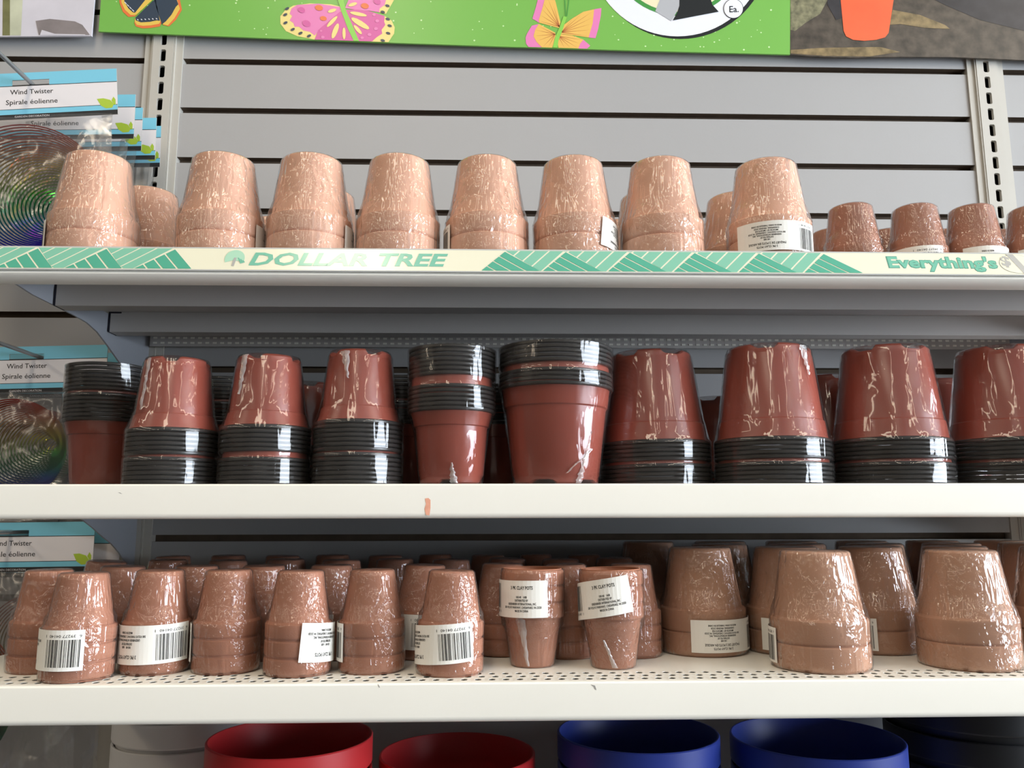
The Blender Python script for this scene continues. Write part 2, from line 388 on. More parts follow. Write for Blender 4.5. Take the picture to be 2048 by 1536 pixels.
# ------------------------------------------------------------------ shelves
Z_TOP, Z_MID, Z_BOT, Z_BASE = ZC+0.2495, ZC+0.0287, ZC-0.1338, ZC-0.480
Y_TOP, Y_MID, Y_BOT = -0.3680, -0.3680, -0.4280
SX0, SX1 = 0.001, 1.2182
LIP = 0.0313
def hole_strip(b, x0, x1, y0, y1, z, pitch, rows_, rx, ry, m, down=0.0025):
    n = int((x1-x0)/pitch); dy = (y1-y0)/rows_
    for r in range(rows_):
        sh = (r % 2)*pitch*0.5
        for i in range(n):
            cx = x0+(i+0.5)*pitch+sh*0.5; cy = y0+(r+0.5)*dy
            xa, xb = x0+i*pitch+sh*0.5, x0+(i+1)*pitch+sh*0.5
            o = [(xa, y0+r*dy), (cx, y0+r*dy), (xb, y0+r*dy), (xb, cy), (xb, y0+(r+1)*dy), (cx, y0+(r+1)*dy), (xa, y0+(r+1)*dy), (xa, cy)]
            q = [(cx+rx*math.cos(a), cy+ry*math.sin(a)) for a in [R_(225+45*k) for k in range(8)]]
            vs = [(p[0], p[1], z) for p in o]+[(p[0], p[1], z+0.0002) for p in q]+[(p[0], p[1], z-down) for p in q]
            fs = [(k, (k+1) % 8, 8+(k+1) % 8, 8+k) for k in range(8)]+[(8+k, 8+(k+1) % 8, 16+(k+1) % 8, 16+k) for k in range(8)]
            b.add(vs, fs, m)
        if sh:
            b.add([(x0, y0+r*dy, z), (x0+sh*0.5, y0+r*dy, z), (x0+sh*0.5, y0+(r+1)*dy, z), (x0, y0+(r+1)*dy, z)], [(0, 1, 2, 3)], m)
def bracket(parent, X, zt, yf, side):
    # outline read from the visible bracket under the top shelf, given as depth from the wall and drop below the deck
    d = -yf
    pts = [(0, 0.004), (-0.95*d, 0.004), (-0.95*d, 0.021), (-0.80*d, 0.0255), (-0.56*d, 0.0262), (-0.485*d, 0.0275), (-0.415*d, 0.0325), (-0.34*d, 0.0425), (-0.26*d, 0.0545), (-0.20*d, 0.0625), (-0.135*d, 0.0745), (-0.07*d, 0.092), (-0.002, 0.104)]
    b = MB(); n = len(pts); x0, x1 = (X-0.0022, X) if side < 0 else (X, X+0.0022)
    vs = [(x0, y-0.0, zt-z) for y, z in pts]+[(x1, y-0.0, zt-z) for y, z in pts]
    fs = [tuple(range(n)), tuple(range(2*n-1, n-1, -1))]+[(i, n+i, n+(i+1) % n, (i+1) % n) for i in range(n)]
    b.add(vs, fs, 'bracket_grey'); return b.build('bracket', parent)
def make_shelf(label, z, yf, strip=False, perf=False):
    t = thing('gondola_shelf', label, 'shelf', (0, 0, z))
    b = MB()
    if perf:
        p0, p1 = yf+0.004, yf+0.0421
        hole_strip(b, SX0, SX1, p0, p1, 0.0, 0.0115, 3, 0.0031, 0.0040, 'shelf_cream', 0.0003)
        b.add([(SX0, p1, 0), (SX1, p1, 0), (SX1, 0.0, 0), (SX0, 0.0, 0)], [(0, 1, 2, 3)], 'shelf_cream')
        b.add([(SX0, yf+0.002, -0.0002), (SX1, yf+0.002, -0.0002), (SX1, p0, 0), (SX0, p0, 0)], [(0, 1, 2, 3)], 'shelf_cream')
        b.box(SX0, SX1, p1, -0.0005, -0.0022, -0.0002, 'shelf_under')
        b.box(SX0, SX1, p0, p1, -0.0012, -0.0003, 'hole_shade_black')  # black sheet close under the holes paints their shaded depth
    else:
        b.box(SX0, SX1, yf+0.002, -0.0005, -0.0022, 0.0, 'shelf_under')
    b.build('deck', t)
    # lip with a rounded lower edge and a return flange
    b = MB(); r = 0.005; pr = [(yf+0.003, 0.0), (yf+0.0012, -0.0004), (yf, -0.0018)]
    for k in range(0, 6): a = R_(180+18*k); pr.append((yf+r+r*math.cos(a), -LIP+r+r*math.sin(a)))
    pr += [(yf+0.013, -LIP), (yf+0.013, -LIP+0.0015), (yf+0.0055, -LIP+0.0016), (yf+0.0022, -LIP+0.005), (yf+0.0022, -0.0023), (yf+0.003, -0.0023)]
    if strip:
        pr = [(yf+0.003, 0.0), (yf+0.0012, -0.0004), (yf, -0.0018), (yf-0.0060, -0.0235), (yf-0.0066, -0.0262), (yf-0.0050, -0.0280), (yf+0.0025, -0.0312), (yf+0.013, -0.0316), (yf+0.013, -0.0300), (yf+0.0030, -0.0292),
              (yf-0.0030, -0.0262), (yf+0.0022, -0.0023), (yf+0.003, -0.0023)]
    b.extrude_x(pr[::-1], SX0-0.012, SX1+0.012, 'shelf_cream')
    lip = link('front_lip', orient(b.me('front_lip', 30)), t)
    for yc in (-0.257, -0.129):
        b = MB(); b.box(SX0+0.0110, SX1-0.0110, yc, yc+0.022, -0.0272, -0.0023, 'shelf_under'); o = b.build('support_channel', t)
        e = MB(); e.box(SX0+0.0088, SX0+0.0109, yc-0.0003, yc+0.0222, -0.0270, -0.0023, 'gap_shade_black')  # black filler paints the shade in the gap beside the bracket
        e.box(SX0+0.0088, SX0+0.024, yc-0.0005, yc-0.0001, -0.0040, -0.0023, 'gap_shade_black'); e.build('end_gap_shade', o)
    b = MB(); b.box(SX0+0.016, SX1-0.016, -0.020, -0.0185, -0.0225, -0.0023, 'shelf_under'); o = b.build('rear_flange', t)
    e = MB()
    for i in range(118):
        xx = SX0+0.02+i*0.01; e.box(xx, xx+0.0052, -0.0206, -0.0201, -0.0122, -0.0096, 'shelf_cream'); e.box(xx, xx+0.0052, -0.0206, -0.0201, -0.0190, -0.0166, 'shelf_cream')
    tag(e.build('perforation_dashes', o), kind='stuff')  # raised pale dashes stand in for the bright perforations of the flange
    bracket(t, SX0+0.0080, 0.0, yf, -1); bracket(t, SX1-0.0080, 0.0, yf, 1)
    return t
shelf_t = make_shelf('top cream metal shelf with a green printed price strip on its edge', Z_TOP, Y_TOP, strip=True)
shelf_m = make_shelf('middle cream metal shelf holding the plastic nursery pots', Z_MID, Y_MID)
shelf_b = make_shelf('lower cream perforated metal shelf holding the brown clay pots', Z_BOT, Y_BOT, perf=True)
shelf_0 = make_shelf('cream metal shelf at the bottom under the red and blue tubs', Z_BASE, -0.43)
# orange smudge and small scuffs on the lips
def lip_mark(shelf, z, yf, name, pts, m):
    P = Print(lambda u, v, l: (lambda p: (p.x, yf-0.00005-l, p.z-z))(at(u, v, yf)))
    P.poly(pts, m, 1); P.build(name, shelf)
lip_mark(shelf_m, Z_MID, Y_MID, 'smudge', [(850, 997), (857, 996), (861, 1000), (861, 1016), (859, 1031), (852, 1030), (849, 1018), (852, 1008)], 'smudge_red')
lip_mark(shelf_b, Z_BOT, Y_BOT, 'scuff', [(1181, 1369), (1190, 1371), (1193, 1380), (1190, 1379), (1187, 1373)], 'scuff_grey')
lip_mark(shelf_b, Z_BOT, Y_BOT, 'scuff', [(755, 1368), (757, 1369), (760, 1375), (758, 1375)], 'scuff_grey')
lip_mark(shelf_m, Z_MID, Y_MID, 'scuff', [(236, 985), (240, 985), (245, 988), (241, 987)], 'scuff_grey')

# price strip on the top lip
ST0, ST1 = (-0.3678, 0.0010), (-0.3764, -0.0222)      # (y, z) of its upper and lower edge, relative to the deck
b = MB()
nrm = Vector((0, ST1[1]-ST0[1], -(ST1[0]-ST0[0]))).normalized()      # outward
if nrm.y > 0: nrm = -nrm
q = [(ST0[0], ST0[1]), (ST1[0], ST1[1]), (ST1[0]-nrm.y*0.0012, ST1[1]-nrm.z*0.0012), (ST0[0]-nrm.y*0.0012, ST0[1]-nrm.z*0.0012)]
b.extrude_x(q, SX0-0.01, SX1+0.01, 'strip_cream'); strip = link('price_strip', orient(b.me('price_strip')), shelf_t)
b = MB(); b.tube([(SX0-0.01, ST0[0]+0.0004, ST0[1]+0.0005), (SX1+0.01, ST0[0]+0.0004, ST0[1]+0.0005)], 0.0007, 'strip_rail', 6)
b.tube([(SX0-0.01, ST1[0]+0.0002, ST1[1]-0.0008), (SX1+0.01, ST1[0]+0.0002, ST1[1]-0.0008)], 0.0008, 'strip_rail', 6)
b.build('strip_rail', shelf_t, 60)
def strip_x(px): return at(px, 525, -0.3705).x
def strip_fn(u, v, l):          # u: frame pixel column, v: 0 bottom .. 1 top
    y = ST1[0]+(ST0[0]-ST1[0])*v; z = ST1[1]+(ST0[1]-ST1[1])*v
    return (strip_x(u), y+nrm.y*l, z+nrm.z*l)
def clip01(poly):
    for lim, sg in ((0.02, 1), (0.98, -1)):
        out = []
        for i in range(len(poly)):
            a, c = poly[i], poly[(i+1) % len(poly)]
            ia, ic = sg*(a[1]-lim) >= 0, sg*(c[1]-lim) >= 0
            if ia: out.append(a)
            if ia != ic:
                k = (lim-a[1])/(c[1]-a[1]); out.append((a[0]+(c[0]-a[0])*k, lim))
        poly = out
        if len(poly) < 3: return []
    return poly
def leaf_run(P, apex, aL, aR, wd, wl, gap, first_light=False):
    for n, xa in enumerate(apex):
        S = aL+aR
        for k in range(9):
            o0, o1 = -k*wd, -k*wd-(wd-gap)
            if S+o0 <= 2: break
            t0, t1 = 1+o0/S, max(0.0, 1+o1/S)
            p = [(xa+aR+o0, 0), (xa+aR+o0-aR*t0, t0), (xa+aR+o1-aR*t1, t1), (xa+aR+o1, 0)]
            p = clip01([(x, y*0.93) for x, y in p])
            if p: P.poly(p, 'strip_green_dark', 2)
        if n+1 < len(apex): xb = apex[n+1]
        else: continue
        for k in range(9):
            o0, o1 = -gap-k*wl, -k*wl-wl
            t0 = (xa+aR-xb+aL-o0)/S; t1 = (xa+aR-xb+aL-o1)/S
            if t0 >= 1: break
            t1 = min(t1, 1.0)
            def X(t, o): return xb-aL+aL*t+o
            lo0, lo1 = max(t0, -0.1), t1
            p = [(X(1, o0), 1), (X(lo0, o0), lo0), (X(lo1, o1), lo1), (X(1, o1), 1)]
            p = clip01(p)
            if p: P.poly(p, 'strip_green_light', 1)
P = Print(strip_fn)
leaf_run(P, [-350, -209, -70+2, 71, 209, 347], 72, 42, 30, 34, 4)
P.build('leaf_print', strip)
P = Print(strip_fn)
leaf_run(P, [1010, 1132, 1261, 1391, 1520, 1650], 48, 70, 30, 30, 4)
P.build('leaf_print', strip)
# wordmark
P = Print(strip_fn)
sxp = 0.0214   # metres of strip height for one unit of v -> lettering is laid out in pixel columns
def strip_text(P, body, px0, px1, v0, v1, m, layer, shear=0.0, off=0.0):
    vs, fs, x0, x1 = text_geo(body, shear, off)
    P.mb.add([P.fn(px0+(x-x0)/(x1-x0)*(px1-px0), v0+(y/0.70)*(v1-v0), layer*P.step) for x, y in vs], fs, m)
strip_text(P, 'DOLLAR TREE', 500, 896, 0.22, 0.80, 'strip_letter', 2, 0.22, 0.028)
P.poly([(450+20*math.cos(R_(a))+20, 0.52+0.40*math.sin(R_(a))) for a in range(-20, 215, 12)]+[(466, 0.42)], 'strip_pale_green', 2)
P.poly([(466, 0.16), (471, 0.16), (474, 0.55), (469, 0.55)], 'strip_silver', 3)
for k in range(3): P.poly([(476+5*k, 0.55-0.06*k), (478.5+5*k, 0.55-0.06*k), (486+3*k, 0.30+0.02*k), (483+3*k, 0.28+0.02*k)], 'strip_letter', 3)
P.build('wordmark', strip)
P = Print(strip_fn)
strip_text(P, "Everything's", 1773, 1992, 0.30, 0.82, 'strip_letter_edge', 1, 0.0, 0.050)
strip_text(P, "Everything's", 1775, 1990, 0.31, 0.80, 'strip_letter', 2, 0.0, 0.028)
P.build('slogan', strip)
P = Print(strip_fn)
ring = [(2032+36*math.cos(R_(a)), 0.5+0.46*math.sin(R_(a))) for a in range(0, 360, 12)]
P.poly(ring, 'strip_silver', 1); P.poly([(2032+(x-2032)*0.965, 0.5+(y-0.5)*0.965) for x, y in ring], 'strip_cream', 2)
strip_text(P, '$', 2001, 2020, 0.42, 0.86, 'strip_silver', 3, 0, 0.03); strip_text(P, '1', 2016, 2052, 0.06, 0.96, 'strip_silver', 3, -0.35, 0.03)
P.build('price_mark', strip)

# ------------------------------------------------------------------ signs at the top
YS = -0.012
def sign_board(name, label, bottom, x_l, x_r, top_py, m, thick=0.003):
    """bottom: list of (px, py) along the lower edge, left to right"""
    t = thing(name, label, 'sign', at(bottom[0][0], bottom[0][1], YS))
    org = t.location.copy()
    z1 = at(bottom[0][0], top_py, YS).z
    lo = [at(px, py, YS) for px, py in bottom]
    hi = [Vector((p.x, YS, z1)) for p in lo]
    hi[0].x = at(x_l, top_py, YS).x; hi[-1].x = at(x_r, top_py, YS).x
    b = MB(); n = len(lo)
    vs = lo+hi+[p+Vector((0, thick, 0)) for p in lo+hi]
    vs = [p-org for p in vs]; N2 = 2*n
    fs = [(i, i+1, n+i+1, n+i) for i in range(n-1)]+[(N2+i+1, N2+i, N2+n+i, N2+n+i+1) for i in range(n-1)]
    fs += [(i+1, i, N2+i, N2+i+1) for i in range(n-1)]+[(n+i, n+i+1, N2+n+i+1, N2+n+i) for i in range(n-1)]
    fs += [(0, n, N2+n, N2), (n-1, N2+n-1, N2+2*n-1, 2*n-1)]
    b.add(vs, fs, m); b.build('board', t)
    def fn(u, v, l):
        p = at(u, v, YS-0.0001)-org; return (p.x, p.y-l, p.z)
    return t, fn
TOPPY = -300
bot_edge = [(197, 63), (600, 79), (1000, 93), (1300, 102), (1580, 109)]
def edge_y(px):
    for (xa, ya), (xb, yb) in zip(bot_edge, bot_edge[1:]):
        if xa <= px <= xb: return ya+(yb-ya)*(px-xa)/(xb-xa)
    return bot_edge[-1][1]
sign_g, fng = sign_board('banner_sign', 'long green banner sign printed with butterflies above the shelves', bot_edge, 225, 1580, TOPPY, 'sign_green')
def conv(pts, ox, oy=0, k=4.0): return [(ox+x/k, oy+y/k) for x, y in pts]
def cut(pts):       # keep print inside the banner
    return [(x, min(y, edge_y(x)-0.6)) for x, y in pts]
P = Print(fng); rs = random.Random(3)
for i in range(420):
    x = rs.uniform(215, 1570); y = rs.uniform(-280, edge_y(x)-6); r = rs.uniform(0.8, 1.9)
    P.ell(x, y, r*1.15, r, 'sign_speckle', 1, 0, 7)
tag(P.build('speckle_print', sign_g), kind='stuff')
# navy butterfly
P = Print(fng)
P.poly([(236, -60), (239, 5), (246, 24), (257, 34), (270, 33), (300, 2), (296, -60)], 'print_orange', 2)
P.poly([(240, -60), (243, 5), (250, 20), (261, 30), (270, 31), (300, 2), (296, -60)], 'print_yellow', 3)
P.poly([(244, -60), (249, 3), (257, 17), (266, 25), (272, 26), (300, -2), (296, -60)], 'print_navy', 4)
P.poly([(306, 2), (270, 37), (269, 46), (272, 53), (285, 57), (302, 56), (320, 53), (324, 44), (312, 0)], 'print_orange', 2)
P.poly([(306, 2), (270, 37), (270, 44), (274, 50), (286, 52), (302, 51), (318, 48), (322, 42), (312, 0)], 'print_yellow', 3)
P.poly([(306, 2), (271, 36), (272, 41), (282, 45), (300, 44), (314, 41), (320, 42), (312, 0)], 'print_navy', 4)
P.poly([(309, -60), (309, 4), (326, 50), (338, 53), (352, 40), (364, 20), (362, 10), (356, -20), (350, -60)], 'print_orange', 2)
P.poly([(309, -60), (309, 4), (326, 49), (336, 51), (349, 37), (360, 18), (357, 9), (350, -20), (346, -60)], 'print_yellow', 3)
P.poly([(309, -60), (309, 4), (324, 49), (332, 43), (343, 30), (352, 14), (357, 9), (346, -20), (340, -60)], 'print_navy', 4)
P.poly([(268, 29), (273, 30), (312, -6), (322, -60), (314, -66), (296, -6)], 'print_yellow', 5)
for wing in ([(240, -50), (208, -80), (196, -125), (232, -142), (280, -110), (302, -35)], [(346, -50), (386, -82), (394, -128), (350, -142), (322, -104), (310, -35)]):
    ax, ay = 306, -50
    for k, m_, l_ in ((1.0, 'print_orange', 2), (0.93, 'print_yellow', 3), (0.86, 'print_navy', 4)):
        P.poly([(ax+(x-ax)*k, ay+(y-ay)*k) for x, y in wing], m_, l_)
for k in range(4): P.poly([(250+5*k, 4+5*k), (254+5*k, 8+5*k), (253+5*k, 9+5*k), (249+5*k, 5+5*k)], 'print_white', 6)
for k in range(6): P.ell(276+7.5*k, 40-0.4*k, 2.0, 0.9, 'print_white', 6, 0.7, 8)
P.build('butterfly_print', sign_g)
# pink butterfly
P = Print(fng)
P.poly(cut(conv([(680, 55), (600, 35), (430, 28), (300, 45), (235, 80), (195, 130), (195, 190), (240, 250), (330, 290), (470, 324), (560, 200), (690, 90)], 512)), 'print_lemon', 2)
P.poly(conv([(690, 60), (500, 30), (330, 40), (285, 70), (270, 110), (290, 130), (270, 165), (300, 185), (310, 215), (345, 215), (380, 245), (430, 255), (470, 285), (560, 190), (670, 100)], 512), 'print_pink', 3)
P.poly(cut(conv([(675, 92), (560, 190), (500, 240), (470, 322), (640, 330), (790, 336), (700, 110)], 512)), 'print_magenta', 4)
P.poly(cut(conv([(1030, 130), (1085, 165), (1110, 220), (1105, 270), (1060, 340), (920, 337), (900, 200)], 512)), 'print_lemon', 3)
P.poly(cut(conv([(720, 80), (810, 78), (900, 88), (1030, 130), (1026, 175), (1035, 200), (1005, 240), (1010, 270), (965, 300), (930, 332), (820, 338), (740, 150)], 512)), 'print_magenta', 4)
P.poly(conv([(740, 0), (712, 66), (790, 78), (900, 86), (985, 100), (1040, 112), (1105, 0), (1130, -120), (1000, -300), (850, -200)], 512), 'print_lemon', 2)
P.poly(conv([(740, 0), (712, 66), (790, 78), (900, 86), (985, 100), (990, 70), (1030, 40), (1040, 0), (1060, -110), (960, -240), (850, -170)], 512), 'print_pink', 3)
P.poly(cut(conv([(655, 0), (640, -60), (680, -70), (700, 0), (720, 85), (770, 200), (825, 336), (782, 336), (735, 230), (690, 110)], 512)), 'print_leaf', 6)
for x, y, a, l, wdt in ((610, 88, -0.3, 36, 14), (610, 175, -0.8, 60, 15), (635, 250, -1.2, 65, 20), (705, 270, 1.55, 48, 13), (820, 115, 0.2, 70, 15), (835, 190, 0.55, 85, 22), (815, 240, 0.85, 48, 14), (775, 38, -0.3, 36, 14)):
    P.ell(512+x/4, y/4, l/4, wdt/4, 'print_lemon', 7, a, 12)
for x, y, r in ((505, 65, 32), (540, 150, 27), (872, 50, 32)): P.ell(512+x/4, y/4, r/4, r*0.7/4, 'print_orange', 7, 0.2, 12)
for x, y, r in ((365, 82, 30), (405, 190, 34), (970, 15, 30)): P.ell(512+x/4, y/4, r/4, r*0.75/4, 'print_magenta', 7, 0.4, 12)
for x, y, r in ((945, 120, 14), (970, 170, 16), (960, 232, 16), (908, 280, 16), (850, 305, 14), (535, 300, 15), (522, 250, 10)): P.ell(512+x/4, y/4, r/4, r*0.8/4, 'print_pink', 7, 0, 10)
for x, y in ((250, 72), (235, 120), (237, 185), (295, 238), (357, 268), (425, 290), (1052, 48), (1015, 98), (1055, 155), (1070, 208), (1058, 268), (1015, 326)):
    P.ell(512+x/4, y/4, 4.6, 2.6, 'print_navy', 7, 0.3 if x > 800 else -0.5, 10)
P.build('butterfly_print', sign_g)
# amber butterfly
P = Print(fng); O3 = 1024
P.poly(conv([(215, -40), (190, 60), (163, 150), (218, 184), (290, 120), (330, -40)], O3), 'print_pink', 2)
P.poly(conv([(270, -40), (245, 60), (215, 160), (218, 183), (375, 225), (388, 180), (350, 20), (330, -40)], O3), 'print_amber', 3)
P.poly(cut(conv([(217, 192), (158, 206), (120, 270), (108, 300), (112, 350), (132, 381), (240, 385), (300, 300)], O3)), 'print_pink', 2)
P.poly(cut(conv([(215, 192), (185, 240), (172, 290), (195, 335), (238, 384), (322, 386), (350, 300), (345, 262)], O3)), 'print_amber', 3)
P.poly(conv([(660, 74), (715, 65), (712, 120), (690, 230), (668, 307), (605, 300), (600, 150)], O3), 'print_pink', 2)
P.poly(conv([(408, 205), (480, 150), (570, 95), (657, 75), (645, 190), (612, 301), (540, 290), (378, 270)], O3), 'print_amber', 3)
P.poly(cut(conv([(570, 318), (626, 366), (600, 400), (520, 396), (500, 330)], O3)), 'print_pink', 2)
P.poly(cut(conv([(378, 272), (480, 285), (572, 318), (545, 350), (530, 394), (372, 390), (358, 310)], O3)), 'print_amber', 3)
for x0_, y0_, ends in ((380, 215, [(245, 20), (290, 0), (235, 70), (225, 120), (222, 170), (330, 40)]), (345, 275, [(185, 240), (178, 290), (200, 330), (245, 378), (210, 210), (290, 380)]),
                       (395, 260, [(650, 90), (648, 140), (640, 190), (625, 240), (610, 290), (560, 110), (480, 160)]), (370, 290, [(560, 320), (540, 350), (525, 385), (470, 385), (420, 385)])):
    for x, y in ends:
        dx, dy = x-x0_, y-y0_; L_ = math.hypot(dx, dy); nx, ny = -dy/L_*2.6, dx/L_*2.6
        P.poly(cut(conv([(x0_+nx, y0_+ny), (x, y), (x0_-nx, y0_-ny)], O3)), 'print_rust', 4)
P.poly(cut(conv([(412, 130), (438, 140), (405, 240), (370, 330), (365, 392), (325, 390), (345, 300), (385, 210)], O3)), 'print_leaf', 5)
for x0_, x1_ in ((418, 428), (455, 438)): P.poly(conv([(x0_, -30), (x0_+6, -30), (x1_+4, 130), (x1_-2, 130)], O3), 'print_midgreen', 5)
P.build('butterfly_print', sign_g)
# price roundel with its small 'Ea.' disc
P = Print(fng)
P.ell(1361, -100, 178, 178, 'print_black', 2, 0, 72); P.ell(1355, -105, 178, 178, 'print_white', 3, 0, 72)
P.ell(1355, -105, 137, 137, 'print_midgreen', 4, 0, 60); P.ell(1355, -105, 129, 129, 'print_cream', 5, 0, 60)
P.poly(conv([(1205, -60), (1340, -300), (1350, 0), (1336, 60), (1310, 110), (1272, 170), (1145, 92)], O3), 'print_silver', 6)
P.poly(conv([(1340, -300), (1590, -300), (1590, 0), (1602, 40), (1652, 96), (1285, 166), (1318, 110), (1338, 50)], O3), 'print_black', 7)
P.ell(1466.5, 18, 19.8, 19.8, 'print_black', 8, 0, 40); P.ell(1466.5, 18, 18.8, 18.8, 'print_white', 9, 0, 40)
P.text('Ea.', 1467.5, 19, 12.5, 'print_black', 10, None, 0, 0.012, 0.03, True)
P.build('price_roundel', sign_g)
# photo signs either side
sign_l, fnl = sign_board('photo_sign', 'pale blurred garden photo sign left of the green banner', [(-420, 76), (0, 73), (183, 72)], -420, 213, TOPPY, 'photo_pale')
P = Print(fnl)
P.poly([(8, -300), (46, -300), (20, 71), (5, 71)], 'photo_olive', 1); P.poly([(20, -300), (60, -300), (42, 71), (20, 71)], 'photo_wash', 2)
P.poly([(72, 42), (100, 38), (150, 43), (165, 50), (180, 70), (96, 71), (78, 70)], 'photo_taupe', 3)
P.poly([(84, 60), (110, 68), (170, 69), (172, 71), (80, 71)], 'photo_pale', 4)
P.poly([(-300, -300), (-40, -300), (-70, 71), (-300, 71)], 'photo_olive', 1)
P.build('photo_print', sign_l)
sign_r, fnr = sign_board('photo_sign', 'dark photo sign of an orange bucket right of the green banner', [(1580.5, 109), (1640, 113.5), (1700, 115), (1800, 113.5), (1900, 114), (1980, 117), (2060, 121), (2300, 131)], 1580.5, 2300, TOPPY, 'photo_soil')
P = Print(fnr)
P.poly([(1581, -300), (1700, -300), (1655, 0), (1640, 28), (1612, 45), (1590, 62), (1581, 60)], 'photo_rock', 1)
P.poly([(1655, -200), (1700, -200), (1690, 35), (1672, 40), (1655, 10)], 'photo_dark', 2)
P.poly([(1785, 20), (1840, 30), (1890, 50), (1900, 58), (1850, 56), (1800, 48), (1778, 50)], 'photo_soil_pale', 2)
P.poly([(1581, 100), (1640, 96), (1760, 94), (1800, 104), (1740, 113), (1650, 112), (1581, 107)], 'photo_soil_pale', 2)
P.poly([(1790, -300), (2290, -300), (2290, 90), (2050, 62), (1960, 40), (1890, 10), (1830, -20)], 'photo_dark', 1)
P.poly([(1672, -120), (1796, -120), (1787, 0), (1777, 66), (1770, 75), (1752, 80), (1728, 82), (1706, 80), (1692, 73), (1687, 62), (1681, 0)], 'photo_bucket', 4)
P.build('photo_print', sign_r)

# ------------------------------------------------------------------ clay pot packs
def clay_pot(name, R, rs_, rb, H, hb, th, m):
    pr = [(0.005, th+0.0005), (0.005, 0.0), (rb-0.0012, 0.0), (rb, 0.0014), (rs_, H-hb-0.0006), (rs_+0.0006, H-hb), (R-0.0010, H-hb+0.0002), (R, H-hb+0.0014), (R, H-0.0030),
          (R-0.0006, H-0.0018), (R-0.0026, H-0.0003), (R-th*0.9, H), (R-th, H-0.001), (rs_-th*0.2, H-hb), (rb-th, th+0.0005), (0.005, th+0.0005)]
    return orient(lathe(name, pr, m, 44, 30))
def film_mesh(name, prof, m, seed, amp=0.0007, seg=56, freq=45.0, crimps=()):
    # prof is resampled so that small crinkles have vertices
    pts = []
    for (ra, za), (rb, zb) in zip(prof, prof[1:]):
        n = max(1, int(math.hypot(rb-ra, zb-za)/0.0035))
        for k in range(n): pts.append((ra+(rb-ra)*k/n, za+(zb-za)*k/n))
    pts.append(prof[-1])
    def fn(i, r, z, a):
        p = Vector((math.cos(a)*r*freq+seed*7.1, math.sin(a)*r*freq, z*freq*0.55))
        d = noise.noise(p)*amp + max(0, noise.noise(p*2.3+Vector((9, 4, 2))))*amp*0.9
        for zc, hw_, ac in crimps:
            q = max(0.0, 1-abs(z-zc)/hw_); d += ac*q*(0.5+0.5*math.cos(a*46+seed))
        return r+d+amp*0.55, z
    me = lathe(name, pts, m, seg, 80, fn); return me
CL = {}
def define_clay(key, R, rs_, rb, H1, hb, n, th, mpot, mfilm):
    band = hb; tot = H1+(n-1)*band
    pot = clay_pot('pot', R, rs_, rb, H1, hb, th, mpot)
    inv = flipped(pot, H1)
    zs = n*band; e = 0.0006
    films = []
    for s in range(4):
        pr = [(R*0.80, 0.0004), (R+e*0.3, 0.0009), (R+e, 0.004), (R+e, zs-0.001), (R-0.0006, zs+0.0012), (rs_+0.0022, zs+0.0060), (rs_+0.0006-(rs_-rb)*0.25, zs+(tot-zs)*0.28),
              (rb+0.0006, tot-0.0010), (rb-0.0016, tot+0.0006), (rb*0.5, tot+0.0010), (0.0008, tot+0.0016)]
        films.append(film_mesh('plastic_wrap', pr, mfilm, s*3.3+R*100, amp=0.0004+0.0001*s, crimps=((zs+0.003, 0.005, 0.0005),)))
    CL[key] = dict(R=R, inv=inv, pot=pot, n=n, band=band, tot=tot, H1=H1, films=films, filmsU=[flipped(f, tot) for f in films], zs=zs)
define_clay('two', 0.0420, 0.0385, 0.0298, 0.0850, 0.0218, 2, 0.0028, 'clay_light', 'film')
define_clay('two_tan', 0.0420, 0.0385, 0.0298, 0.0790, 0.0218, 2, 0.0028, 'clay_tan', 'film')
define_clay('three', 0.0285, 0.0256, 0.0193, 0.0566, 0.0145, 3, 0.0020, 'clay_red', 'film_fine')
define_clay('three_top', 0.0300, 0.0285, 0.0222, 0.0600, 0.0125, 3, 0.0017, 'clay_red', 'film_fine')

